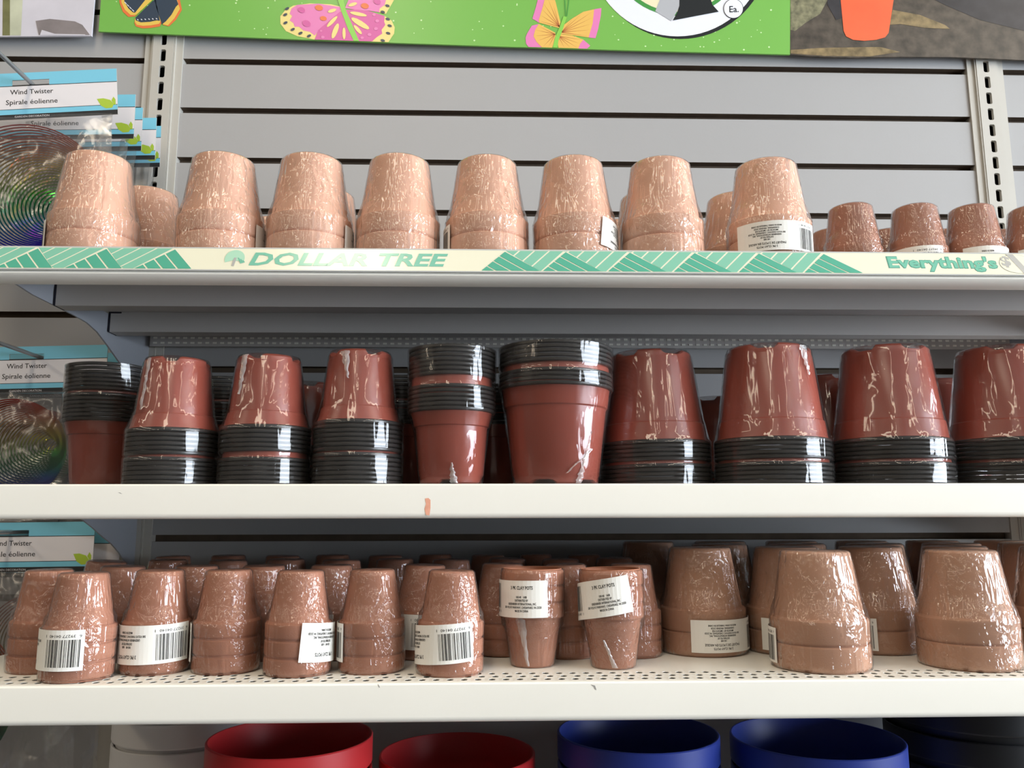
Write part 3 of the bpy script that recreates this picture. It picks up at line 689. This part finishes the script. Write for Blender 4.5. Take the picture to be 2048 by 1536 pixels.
BAR = [2, 1, 1, 3, 1, 2, 2, 1, 1, 1, 3, 2, 1, 1, 2, 3, 1, 2, 1, 1, 1, 3, 2, 1, 1, 2, 1, 3, 1, 1, 2, 1, 2, 2, 1, 1, 3, 1, 1, 2, 2, 1, 1, 3, 1, 2, 1, 1]
def sticker(parent, kind, R, zc, az, tilt, inv):
    R = R+0.0021; sg = -1 if inv else 1; c, q = math.cos(tilt), math.sin(tilt)
    def fn(u, v, l):
        u, v = sg*u, sg*v
        u, v = u*c-v*q, u*q+v*c
        a = az+u/R; r = R+l
        return (r*math.sin(a), -r*math.cos(a), zc+v)
    W, H = (0.0405, 0.0160) if kind == 'three' else (0.0435, 0.0150)
    b = MB(); n = 22
    vs = []; fs = []
    for i in range(n+1):
        u = -W+2*W*i/n
        vs += [fn(u, -H, 0), fn(u, H, 0), fn(u, -H, -0.0003), fn(u, H, -0.0003)]
    for i in range(n):
        k = i*4; j = k+4; fs += [(k, j, j+1, k+1), (k+3, j+3, j+2, k+2), (k+1, j+1, j+3, k+3), (k+2, j+2, j, k)]
    fs += [(0, 1, 3, 2), (n*4+2, n*4+3, n*4+1, n*4)]
    b.add(vs, fs, 'sticker_white'); st = b.build('sticker', parent); tag(st, 'white paper sticker with a barcode')
    P = Print(fn, 0.00010)
    if kind == 'three':
        tx, bx = 0.0165, -0.0235
        lines = [('3 PK CLAY POTS', 0.0098, 0.0029, 0.021), ('100140   1608', 0.0018, 0.0019, 0.010), ('DISTRIBUTED BY', -0.0011, 0.0019, 0.0125), ('GREENBRIER INTERNATIONAL, INC.', -0.0041, 0.0019, 0.027),
                 ('500 VOLVO PARKWAY, CHESAPEAKE, VA 23320', -0.0071, 0.0019, 0.036), ('MADE IN CHINA', -0.0101, 0.0019, 0.0125)]
    else:
        tx, bx = 0.0125, -0.0305
        lines = [('2 PK CLAY POTS', 0.0112, 0.0020, 0.020), ('PAQUET DE 2 POTS EN ARGILE', 0.0078, 0.0021, 0.036), ('100 000', 0.0040, 0.0016, 0.006), ('DISTRIBUTED BY', 0.0017, 0.0016, 0.0125), ('GREENBRIER INTERNATIONAL, INC.', -0.0006, 0.0016, 0.028),
                 ('500 VOLVO PARKWAY, CHESAPEAKE, VA 23320', -0.0029, 0.0016, 0.036), ('IMPORTED BY / IMPORTE PAR', -0.0052, 0.0016, 0.022), ('CHESAPEAKE, VIRGINIA 23320', -0.0075, 0.0016, 0.024), ('MADE IN CHINA / FABRIQUE EN CHINE', -0.0100, 0.0016, 0.029)]
    for body, v, cap, wd in lines: P.text(body, tx, v, cap, 'ink_black', 1, wd, 0, 0.022)
    if kind != 'three': P.poly([(tx-0.018, 0.0060), (tx+0.018, 0.0060), (tx+0.018, 0.0063), (tx-0.018, 0.0063)], 'ink_black', 1)
    hw_ = 0.0140 if kind == 'three' else 0.0095
    unit = 2*hw_/(sum(BAR)); x = bx-hw_
    for i, k in enumerate(BAR):
        if i % 2 == 0: P.poly([(x, -0.0085), (x+unit*k, -0.0085), (x+unit*k, 0.0130), (x, 0.0130)], 'ink_black', 1)
        x += unit*k
    P.text('6  39277 04140  1', bx, -0.0112, 0.0022, 'ink_black', 1, hw_*2.1)
    P.build('sticker_print', st)
def clay_pack(key, px, py, Y, zd, label, group, inv=True, st=None, tilt=0.0, lean=(0, 0), X=None):
    D = CL[key]
    x = at(px, py, Y).x if X is None else X
    t = thing('clay_pot_pack', label, 'flower pots', (x, Y, zd+0.0003), 0, group)
    t.rotation_euler = (lean[0], lean[1], 0)
    for k in range(D['n']):
        if inv: link('pot', D['inv'], t, (0, 0, k*D['band']), (0, 0, random.uniform(0, 6.28)))
        else: link('pot', D['pot'], t, (0, 0, (D['n']-1-k)*D['band']), (0, 0, random.uniform(0, 6.28)))
    i = random.randrange(4)
    link('plastic_wrap', D['films' if inv else 'filmsU'][i], t, (0, 0, 0), (0, 0, random.uniform(0, 6.28)))
    if st is not None:
        zc = {'two': 0.0195, 'two_tan': 0.0195, 'three': 0.0258, 'three_top': 0.0175}[key]
        if not inv: zc = D['tot']-zc
        sticker(t, 'two' if key.startswith('two') else 'three', D['R'], zc, R_(st), R_(tilt), inv)
    return t

G1 = 'wrapped clay pot pairs on the top shelf'
YF = -0.3215
top_front = [(187, -104, 0, 'first'), (442, 123, 0, 'second'), (619, 120, 0, 'third'), (796, None, 0, 'fourth'), (974, -113, 0, 'fifth'), (1150, 87, -7, 'sixth'), (1324, None, 0, 'seventh'), (1538, -6, 0, 'eighth')]
extra = {0: 'with a smooth shiny front, at the left end', 7: 'with a printed sticker facing forward, next to the small pots'}
for i, (px, st, tl, w_) in enumerate(top_front):
    lab = f'pale peach clay pot pair, {w_} from left in the top shelf front row'
    clay_pack('two', px, 480, YF, Z_TOP, lab, G1, True, st, tl, (R_(-1.0) if i == 4 else 0, R_(random.uniform(-0.8, 0.8))))
for px, Y, lab in ((296, YF+0.0890, 'pale clay pot pair behind the leftmost pair of the top shelf'), (652, YF+0.0890, 'pale clay pot pair behind the third pair from left on the top shelf'),
                   (1296, YF+0.0890, 'pale clay pot pair right behind the seventh pair on the top shelf'), (1470, YF+0.0890, 'pale clay pot pair half hidden behind the stickered eighth pair of the top shelf'),
                   (552, YF+0.180, 'pale clay pot pair deep on the top shelf between second and third pairs'), (1236, YF+0.180, 'pale clay pot pair deep on the top shelf between sixth and seventh pairs')):
    clay_pack('two', px, 430, Y, Z_TOP, lab, G1)
G2 = 'small clay pot stacks at the right of the top shelf'
for px, st, w_ in ((1704, None, 'leftmost of its front row'), (1832, -52, 'with a barcode at its rim'), (1946, 20, 'with a text sticker at its rim'), (2066, 8, 'cut by the right picture edge')):
    clay_pack('three_top', px, 460, -0.265, Z_TOP, f'small reddish clay pot stack on the top shelf, {w_}', G2, True, st, 0, (0, R_(random.uniform(-1, 1))))
for px, w_ in ((1662, 'first'), (1772, 'second'), (1884, 'third'), (1996, 'fourth')):
    clay_pack('three_top', px, 470, -0.185, Z_TOP, f'small reddish clay pot stack in the rear row, {w_} from left, on the top shelf', G2)

# lower shelf: stacks of three small red pots
G3 = 'stacks of three small clay pots on the lower shelf'
for px, Y, st, tl, inv, lab in (
        (157, -0.3960, -43, 0, True, 'brown clay pot stack of three, upside down, barcode facing forward, nearest the left end'),
        (310, -0.3650, 3, 2, True, 'brown clay pot stack with text and barcode sticker, second from left at the front'),
        (453, -0.3650, -132, 0, True, 'brown clay pot stack of three, plain front, between the stickered stacks on the lower shelf'),
        (596, -0.3800, 91, -4, True, 'brown clay pot stack with a slanted text sticker on its right side, upside down'),
        (744, -0.3690, -122, 0, True, 'darker crinkly wrapped clay pot stack of three with a sticker end on its left'),
        (900, -0.3830, -35, 5, True, 'orange brown clay pot stack of three with a large tilted barcode sticker, upside down'),
        (1065, -0.3510, -53, 1, False, 'upright clay pot stack of three with a sticker, left of the two upright ones'),
        (1227, -0.3620, -50, 9, False, 'upright clay pot stack of three with a tilted sticker, right of the two upright ones'),
        (88, -0.3545, None, 0, True, 'brown clay pot stack at the far left end, behind the frontmost barcode stack')):
    clay_pack('three', px, 1300, Y, Z_BOT, lab, G3, inv, st, tl, (R_(random.uniform(-0.6, 0.6)), R_(random.uniform(-0.8, 0.8))))
row2 = [238, 386, 525, 660, 790, 846, 1003, 1136, 1262]
for i, px in enumerate(row2):
    st = {5: -35, 3: -60, 8: None}.get(i)
    if i == 4: continue
    Y = -0.300 if i != 6 else -0.285
    clay_pack('three', px, 1250, Y, Z_BOT, f'shaded clay pot stack in the second row of the lower shelf, {ORD[i]} from left', G3, True, st, 0, (R_(random.uniform(-1, 1)), R_(random.uniform(-1.5, 1.5))))
row3 = [198, 330, 452, 570, 682, 792, 902, 1012, 1122, 1232]
for i, px in enumerate(row3):
    clay_pack('three', px, 1200, -0.205 + (0.02 if i % 2 else 0), Z_BOT, f'dim clay pot stack in the third row of the lower shelf, {ORD[i]} from left', G3, True, None, 0, (R_(random.uniform(-1, 1)), R_(4 if i == 0 else random.uniform(-1.5, 1.5))))
row4 = [345, 455, 560, 665, 770, 872, 975, 1075, 1172]
for i, px in enumerate(row4):
    clay_pack('three', px, 1180, -0.105+(0.015 if i % 2 else 0), Z_BOT, f'dark clay pot stack in the rearmost row of the lower shelf, {ORD[i]} from left', G3, True, None, 0, (R_(random.uniform(-1, 1)), R_(random.uniform(-1.5, 1.5))))
# lower shelf: pairs of larger tan pots
G4 = 'pairs of tan clay pots at the right of the lower shelf'
for px, Y, st, lab in ((1641, -0.3700, -134, 'large tan clay pot pair in film, frontmost on the lower shelf left of the gap'), (1937, -0.3670, None, 'large tan clay pot pair in film at the right front of the lower shelf'),):
    clay_pack('two_tan', px, 1300, Y, Z_BOT, lab, G4, True, st)
for X, Y, st, lab in ((0.690, -0.2810, 27, 'tan clay pot pair with a text sticker facing forward, right of the upright stacks'), (0.7785, -0.2790, 0, 'tan clay pot pair with a sticker, half hidden behind the frontmost tan pair'),
                      (0.8665, -0.2780, -80, 'tan clay pot pair standing back in the gap between the two front tan pairs'), (0.9545, -0.2770, None, 'tan clay pot pair just behind the pair at the right front'),
                      (1.0430, -0.300, None, 'tan clay pot pair cut by the right picture edge on the lower shelf')):
    clay_pack('two_tan', 0, 0, Y, Z_BOT, lab, G4, True, st, 0, (0, R_(random.uniform(-0.6, 0.6))), X)
for i, X in enumerate((0.735, 0.824, 0.912, 1.001, 1.090)):
    clay_pack('two_tan', 0, 0, -0.1885, Z_BOT, f'shaded tan clay pot pair in the third row of the lower shelf, {ORD[i]} from left', G4, True, None, 0, (0, 0), X)
for i, X in enumerate((0.672, 0.761, 0.850, 0.938, 1.027, 1.115)):
    clay_pack('two_tan', 0, 0, -0.0990, Z_BOT, f'dark tan clay pot pair in the rearmost row of the lower shelf, {ORD[i]} from left', G4, True, None, 0, (0, 0), X)

# ------------------------------------------------------------------ plastic nursery pot packs
PL = {}
def define_plastic(key, R, r_low, r_sh, body, rim, notch_n):
    """inverted measures: pot body tapers from r_sh just above the rims to r_low at its base"""
    H = body+rim
    # upright profile of one pot: base at 0, rim at the top
    pr = [(0.004, 0.0016), (r_low-0.010, 0.0016), (r_low-0.006, 0.0004), (r_low-0.0022, 0.0), (r_low, 0.0020), (r_low+0.0006, 0.0085), (r_low+0.0013, 0.0095), (r_sh-0.0012, body*0.80), (r_sh+0.0004, body*0.815),
          (r_sh+0.0010, body*0.86), (R-0.0035, body*0.975), (R-0.0030, body)]
    notches = [2*math.pi*(k+0.37)/notch_n for k in range(notch_n)]
    def fn(i, r, z, a):
        if 1 <= i <= 4:
            d = min(abs((a-q+math.pi) % (2*math.pi)-math.pi) for q in notches)
            k = max(0.0, min(1.0, (0.30-d)/0.07)); return r - 0.0012*k, z+k*(0.0042 if i <= 3 else 0.0030)
        return r, z
    shell = lathe('pot_body', pr, 'plastic_terracotta', 64, 32, fn)
    orient(shell)
    rr = [(R-0.0034, 0.0002), (R-0.0006, 0.0004), (R, 0.0012), (R, rim-0.0016), (R-0.0008, rim-0.0007), (R-0.0042, rim-0.0006), (R-0.0050, rim-0.0012), (R-0.0045, 0.0006), (R-0.0034, 0.0002)]
    ring = orient(lathe('rim', rr, 'rim_black', 56, 25))
    PL[key] = dict(R=R, shell=shell, inv=flipped(shell, body), ring=ring, body=body, rim=rim, H=H, r_low=r_low, r_sh=r_sh, film={})
define_plastic('small', 0.0430, 0.0302, 0.0364, 0.0690, 0.0043, 4)
define_plastic('large', 0.0570, 0.0415, 0.0512, 0.0930, 0.0043, 5)
def plastic_film(key, g1, gap, g2, inv):
    D = PL[key]; k = (g1, gap, g2, inv)
    if k in D['film']: return D['film'][k]
    e = 0.0007; R = D['R']; z1 = g1*D['rim']; z2 = z1+gap; z3 = z2+g2*D['rim']; T = z3+D['body']
    out = []
    for s in range(3):
        pr = [(R*0.85, 0.0003), (R+e, 0.0010), (R+e, z1-0.0005), (R-0.0005, (z1+z2)/2), (R+e, z2+0.0005), (R+e, z3-0.0008), (R-0.0012, z3+0.0015), (D['r_sh']+0.0022, z3+D['body']*0.16), (D['r_sh']+0.0006, z3+D['body']*0.24),
              (D['r_low']+0.0010, T-0.004), (D['r_low']-0.001, T+0.0006), (D['r_low']*0.5, T+0.0012), (0.001, T+0.0018)]
        f = film_mesh('plastic_wrap', pr, 'film_plastic', s*5.1+R*70, amp=0.0006, freq=32, crimps=((z3+0.002, 0.006, 0.0006),))
        out.append(f if inv else flipped(f, T))
    D['film'][k] = (out, T); return D['film'][k]
def plastic_pack(key, px, py, Y, label, group, inv=True, g1=5, gap=0.002, g2=5, lean=(0, 0), rz=None, X=None):
    D = PL[key]; x = at(px, py, Y).x if X is None else X
    films, T = plastic_film(key, g1, gap, g2, inv)
    t = thing('nursery_pot_pack', label, 'plant pots', (x, Y, Z_MID+0.0003), 0, group); t.rotation_euler = (lean[0], lean[1], 0)
    rz = random.uniform(0, 6.28) if rz is None else rz
    z1 = g1*D['rim']; z2 = z1+gap; z3 = z2+g2*D['rim']
    zr = [k*D['rim'] for k in range(g1)]+[z2+k*D['rim'] for k in range(g2)]
    for z in zr: link('rim', D['ring'], t, (0, 0, z if inv else T-z-D['rim']), (0, 0, random.uniform(0, 6.28)))
    link('pot_body', D['inv' if inv else 'shell'], t, (0, 0, z3 if inv else 0), (0, 0, rz))
    # the collar of the next nested pot shows between the two sets of rims
    rc = D['R']-0.0032
    b = MB(); me = lathe('pot_collar', [(rc, 0), (rc-0.0004, gap+0.0008)], 'plastic_terracotta', 48)
    link('pot_collar', me, t, (0, 0, z1-0.0004 if inv else T-z2-0.0004))
    link('plastic_wrap', films[random.randrange(3)], t, (0, 0, 0), (0, 0, random.uniform(0, 6.28)))
    return t
G5 = 'small plastic nursery pot packs on the middle shelf'
G6 = 'large plastic nursery pot packs on the middle shelf'
plastic_pack('small', 212, 850, -0.228, 'dark upright pack of nursery pots with black rims on top at the left end', G5, False, 7, 0.002, 7)
plastic_pack('small', 345, 900, -0.316, 'small red brown nursery pot pack, upside down over black rims, leftmost of three', G5, True, 6, 0.0015, 6, rz=0.7)
plastic_pack('small', 531, 900, -0.315, 'small red brown nursery pot pack, upside down over black rims, middle of three', G5, True, 6, 0.0045, 6, rz=1.9)
plastic_pack('small', 716, 900, -0.315, 'small red brown nursery pot pack, upside down over black rims, rightmost of three', G5, True, 7, 0.001, 7, rz=1.2)
plastic_pack('small', 903, 880, -0.318, 'small nursery pot pack standing upright with two sets of black rims on top', G5, False, 7, 0.008, 6)
plastic_pack('large', 1110, 860, -0.3080, 'large nursery pot pack standing upright with black rims on top', G6, False, 5, 0.005, 4, (0, R_(0.6)), rz=2.6)
for px, Y, rz, lab in ((1310, -0.2700, 0.55, 'large red brown nursery pot pack, upside down, right of the upright large pack'), (1544, -0.3020, 1.0, 'large red brown nursery pot pack, upside down, with crumpled film at its top right'),
                       (1782, -0.3000, 0.42, 'large red brown nursery pot pack, upside down, with a notched base, second from right'), (2018, -0.3000, 0.9, 'large red brown nursery pot pack, upside down, cut by the right picture edge')):
    plastic_pack('large', px, 900, Y, lab, G6, True, 5, 0.0022, 5, (0, R_(-0.8 if px == 1310 else 0.3)), rz)
plastic_pack('small', 452, 800, -0.190, 'dark nursery pot pack with rims on top, behind the three small ones, left', G5, False, 6, 0.002, 6)
plastic_pack('small', 622, 800, -0.215, 'shaded red brown nursery pot pack behind the gap of the small ones', G5, True, 5, 0.002, 5)
plastic_pack('small', 802, 800, -0.200, 'dark nursery pot pack with rims on top, behind the upright small one', G5, False, 6, 0.002, 6)
plastic_pack('small', 985, 800, -0.195, 'added dark nursery pot pack between the two upright packs', G5, False, 5, 0.002, 5)  # pack added to fill the gap between the upright packs with darkness
plastic_pack('large', 1432, 800, -0.082, 'dim large nursery pot pack far back between two upside down ones', G6, True, 3, 0.002, 2)
plastic_pack('large', 1650, 800, -0.172, 'shaded large nursery pot pack behind, left of the notched one', G6, True, 4, 0.002, 4)
plastic_pack('large', 1866, 800, -0.172, 'shaded large nursery pot pack behind, right of the notched one', G6, True, 3, 0.002, 4)

# gathered film seams on some packs
def film_seam(pack, az, z0, z1, ra, rb_, w0, w1, seed, slant=0.0):
    rn = random.Random(seed); n = 14; vs = []; fs = []
    for i in range(n+1):
        k = i/n; z = z0+(z1-z0)*k; r = ra+(rb_-ra)*k+0.0018
        w_ = (w0+(w1-w0)*k)*rn.uniform(0.7, 1.2); a0 = R_(az+slant*k)+rn.uniform(-0.02, 0.02)
        for j, (da, dr) in enumerate(((-1, 0), (-0.35, 0.0012*rn.random()), (0.2, 0.0022*rn.random()+0.0004), (1, 0))):
            a = a0+da*w_/r; vs.append(((r+dr)*math.sin(a), -(r+dr)*math.cos(a), z))
    for i in range(n):
        for j in range(3): p = i*4+j; fs.append((p, p+1, p+5, p+4))
    link('film_seam', mesh('film_seam', vs, fs, 'film_seam', None, True), pack)
def pack_at(text):
    return next(o for o in COL.objects if text in str(o.get('label', '')))
film_seam(pack_at('left of the two upright ones'), -14, 0.002, 0.045, 0.0193, 0.0262, 0.0014, 0.0042, 1, -14)
film_seam(pack_at('right of the two upright ones'), -6, 0.002, 0.026, 0.0193, 0.0232, 0.0022, 0.0010, 2, -22)
film_seam(pack_at('two sets of black rims'), 8, 0.001, 0.020, 0.0300, 0.0312, 0.0040, 0.0008, 3, -6)
big = pack_at('large nursery pot pack standing upright')
film_seam(big, 26, 0.001, 0.020, 0.0415, 0.0432, 0.0040, 0.0016, 4, 6)
film_seam(big, 8, 0.010, 0.034, 0.0424, 0.0450, 0.0008, 0.0020, 5, 36)
film_seam(big, 30, 0.018, 0.050, 0.0432, 0.0466, 0.0018, 0.0005, 6, 10)
film_seam(pack_at('crumpled film at its top right'), 34, 0.106, 0.136, 0.0455, 0.0422, 0.0010, 0.0062, 7, -4)
film_seam(pack_at('black rims, rightmost of three'), -10, 0.100, 0.1275, 0.0335, 0.0310, 0.0010, 0.0048, 8, -8)
film_seam(pack_at('black rims, middle of three'), -32, 0.085, 0.124, 0.0345, 0.0310, 0.0016, 0.0048, 9, 4)
film_seam(pack_at('black rims, leftmost of three'), -34, 0.070, 0.120, 0.0350, 0.0310, 0.0016, 0.0030, 10, 4)

# ------------------------------------------------------------------ tubs under the lower shelf
def tub_mesh(R, H, m):
    t = 0.0018; rb = R*0.74
    pr = [(0.002, 0.0), (rb-0.003, 0.0), (rb, 0.003), (R-0.0045, H-0.027), (R-0.0010, H-0.0262), (R, H-0.0245), (R, H-0.001), (R-0.0008, H), (R-0.0022, H), (R-0.0028, H-0.001), (R-0.0062, H-0.0262), (rb-t, 0.005), (0.002, 0.005)]
    return orient(lathe('plastic_tub', pr, m, 72, 30))
def tubs(px, py, Y, R, m, lab, n=2, step=0.030, H=0.165):
    p = at(px, py, Y); zt = p.z; H = zt-(n-1)*step-Z_BASE-0.0003; me = tub_mesh(R, H, m)
    for k in range(n):
        t = tag(link('plastic_tub', me, None, (p.x, Y, zt-H-k*step)), lab if k == 0 else lab.replace('top tub', ('second tub', 'third tub')[k-1]), 'tub', 'plastic tubs under the lower shelf')
    return zt-H-(n-1)*step
tubs(582, 1472, -0.262, 0.0800, 'tub_red', 'top tub of the bright red nested pair nearest the white tubs')
tubs(915, 1504, -0.215, 0.0810, 'tub_red', 'top tub of the red nested pair beside the blue tubs')
tubs(1275, 1462, -0.215, 0.0845, 'tub_blue', 'top tub of the left blue nested pair')
tubs(1631, 1472, -0.215, 0.0885, 'tub_blue', 'top tub of the right blue nested pair')
tubs(372, 1418, -0.100, 0.0780, 'tub_white', 'top tub of the white nested stack at the left', 3, 0.030)
tubs(1945, 1385, -0.125, 0.1000, 'tub_black', 'top tub of the black nested stack at the right', 3, 0.034)

# ------------------------------------------------------------------ wind twister packs on hooks in the left bay
def twister_mesh(Rm, n, lift, ang):
    """flat foil rings, each inside the next and all touching at one side"""
    b = MB(); seg = 60; w_ = 0.60*Rm*0.90/n
    for i in range(n):
        r = Rm*(1-0.90*i/n); cx, cz = (Rm-r)*0.86*math.cos(ang), (Rm-r)*0.86*math.sin(ang); off = -lift*(i/n)
        vs = []; fs = []
        for k in range(seg):
            a = 2*math.pi*k/seg; wob = 0.0012*math.sin(3*a+i*0.4)
            for rr in (r, r-w_): vs.append((cx+rr*math.cos(a), off+wob-0.0003, cz+rr*math.sin(a)))
            for rr in (r, r-w_): vs.append((cx+rr*math.cos(a), off+wob+0.0003, cz+rr*math.sin(a)))
        for k in range(seg):
            p, q2 = 4*k, 4*((k+1) % seg)
            fs += [(p, p+1, q2+1, q2), (p+3, p+2, q2+2, q2+3), (p+2, p, q2, q2+2), (p+1, p+3, q2+3, q2+1)]
        b.add(vs, fs, 'rainbow_foil')
    return b.me('wind_twister', 60)
tw_flat = twister_mesh(0.062, 24, 0.010, 0.1); tw_fan = twister_mesh(0.092, 30, 0.022, -0.55)
def bag_mesh(W, H, T, seed):
    nx, nz = 22, 30; vs = []; fs = []
    for s in (-1, 1):
        for j in range(nz+1):
            for i in range(nx+1):
                u = i/nx*2-1; v = j/nz
                bul = T*(1-abs(u)**3)*math.sin(math.pi*min(1, v*0.92+0.06))**0.6
                d = noise.noise(Vector((u*3+seed, v*5, s*3.0)))*0.006*(1-u*u)
                x = u*W*(1-0.05*math.sin(math.pi*v)+0.02*noise.noise(Vector((v*6+seed, s, 0))))
                vs.append((x, s*(bul+0.0006)+d, -v*H))
    M = (nx+1)*(nz+1)
    for s in (0, 1):
        for j in range(nz):
            for i in range(nx):
                a = s*M+j*(nx+1)+i; f = (a, a+1, a+nx+2, a+nx+1); fs.append(f if s else f[::-1])
    return mesh('clear_bag', vs, fs, 'bag_film', None, True)
bagA, bagB, bagC = bag_mesh(0.095, 0.180, 0.016, 1.0), bag_mesh(0.095, 0.135, 0.010, 5.0), bag_mesh(0.095, 0.160, 0.013, 3.0)
bagD = bag_mesh(0.095, 0.245, 0.016, 8.0)
CW, CH = 0.101, 0.060
def card_fn(l0):
    def fn(u, v, l): return (u, -0.0006-l, v)
    return fn
def leaf_shape(P, cx, cy, k, m, layer):
    P.poly([(cx-0.0135*k, cy+0.006*k), (cx-0.006*k, cy+0.0065*k), (cx+0.002*k, cy+0.004*k), (cx+0.0065*k, cy-0.002*k), (cx+0.004*k, cy-0.0065*k), (cx-0.003*k, cy-0.007*k), (cx-0.009*k, cy-0.003*k)], m, layer)
    P.poly([(cx+0.0065*k, cy-0.002*k), (cx+0.0035*k, cy+0.003*k), (cx+0.006*k, cy+0.008*k), (cx+0.0085*k, cy+0.004*k), (cx+0.0085*k, cy-0.003*k)], m, layer)
# header card: origin at the hanging slot
def card_mesh():
    b = MB(); ov = 0.0
    X0, X1 = -CW, CW; zt, zb = 0.0125, 0.0125-CH; sx, s0, s1 = 0.0215, -0.0035, 0.0030
    for (a, c, d, e) in ((X0, X1, s1, zt), (X0, X1, zb, s0), (X0, -sx, s0, s1), (sx, X1, s0, s1)): b.box(a, c, -0.0004, 0.0004, d, e, 'card_board')
    return b.me('header_card')
me_card = card_mesh()
def card_print():
    P = Print(card_fn(0)); zt = 0.0125; zb = zt-CH; sx, s0, s1 = 0.0215, -0.0035, 0.0030
    za, zc, zd = -0.0042, -0.0345, -0.0415
    def rect(x0, x1, z0, z1, m, l): P.poly([(x0, z0), (x1, z0), (x1, z1), (x0, z1)], m, l)
    rect(-CW, CW, s1, zt, 'card_blue', 1); rect(-CW, -sx, za, s1, 'card_blue', 1); rect(sx, CW, za, s1, 'card_blue', 1)
    rect(-CW, CW, za-0.0009, za, 'ink_black', 1); rect(-CW, CW, zc, za-0.0009, 'card_white', 1)
    rect(-CW, CW, zc-0.0007, zc, 'ink_black', 1); rect(-CW, CW, zd, zc-0.0007, 'card_blue', 1); rect(-CW, CW, zb, zd, 'ink_black', 1)
    rect(-sx, sx, s0-0.0006, s0, 'ink_black', 2)
    leaf_shape(P, CW-0.0105, -0.0325, 1.0, 'card_leaf', 2)
    P.text('Wind Twister', 0.001, -0.0125, 0.0062, 'ink_black', 2, 0.050, 0.0, 0.006)
    P.text('Spirale éolienne', 0.001, -0.0255, 0.0062, 'ink_black', 2, 0.060, 0.0, 0.006)
    P.text('GARDEN DECORATION', 0.001, -0.0445, 0.0024, 'card_white', 2, 0.040)
    return P.mb.me('card_print')
me_print = card_print()
def twister_pack(X, Y, Z, tilt, lab, tw, bag, tw_rot, tw_z, yaw=0.0, tw_x=0.0):
    t = thing('wind_twister_pack', lab, 'garden decoration', (X, Y, Z), 0, 'hanging wind twister packs')
    t.rotation_euler = (0, R_(tilt), R_(yaw))
    c = link('header_card', me_card, t); link('card_print', me_print, c)
    link('clear_bag', bag, t, (0, 0, 0.0125-CH+0.001))
    link('wind_twister', tw, t, (tw_x, 0.0, tw_z), tw_rot)
    return t
def hook(px, py, Yc, label, yf):
    p = at(px, py, Yc); t = thing('peg_hook', label, 'hook', (p.x, 0, p.z))
    b = MB(); b.tube([(0, 0.002, 0), (0, yf+0.012, 0), (0, yf+0.004, 0.002), (0, yf, 0.010), (0, yf-0.001, 0.018)], 0.0026, 'hook_metal', 10); b.build('rod', t, 60)
    b = MB(); b.box(-0.014, 0.014, 0.0002, 0.0028, -0.020, 0.022, 'hook_metal'); b.build('back_plate', t)
    return p
p1 = hook(62, 166, -0.175, 'grey metal peg hook holding the uppermost wind twister cards', -0.345)
p2 = hook(70, 711, -0.08, 'grey metal peg hook holding the middle wind twister cards', -0.25)
p3 = hook(24, 1064, -0.08, 'dark metal peg hook holding the lowest wind twister cards', -0.16)
wd = ['second', 'third', 'fourth', 'rearmost']
twister_pack(p1.x, -0.175, p1.z+0.001, -5.5, 'front wind twister pack on the uppermost hook, blue and white header card', tw_fan, bagA, (R_(-4), 0, R_(4)), -0.143, 3, -0.015)
for i, Y in enumerate((-0.125, -0.090, -0.062, -0.038)):
    twister_pack(p1.x+(0.004, -0.001, 0.006, 0.003)[i], Y, p1.z-0.002, -1.5, f'{wd[i]} wind twister pack on the uppermost hook', tw_flat, bagB, (0, 0, 0), -0.116)
x2 = at(213, 740, -0.08).x-CW; x3 = at(187, 1100, -0.08).x-CW
twister_pack(x2, -0.080, p2.z-0.001, -1.6, 'front wind twister pack on the middle hook with a rainbow disc', tw_flat, bagC, (R_(8), 0, R_(10)), -0.117, 0, -0.010)
twister_pack(x2+0.006, -0.042, p2.z-0.002, -0.5, 'second wind twister pack on the middle hook', tw_flat, bagC, (0, 0, 0), -0.125)
twister_pack(x3, -0.080, p3.z-0.001, -0.6, 'front wind twister pack on the lowest hook, beside the brown pots', tw_fan, bagD, (R_(3), R_(8), R_(-6)), -0.190, 0, -0.066)
twister_pack(x3+0.016, -0.042, p3.z-0.010, 0.5, 'second wind twister pack on the lowest hook', tw_flat, bagD, (0, 0, 0), -0.13)
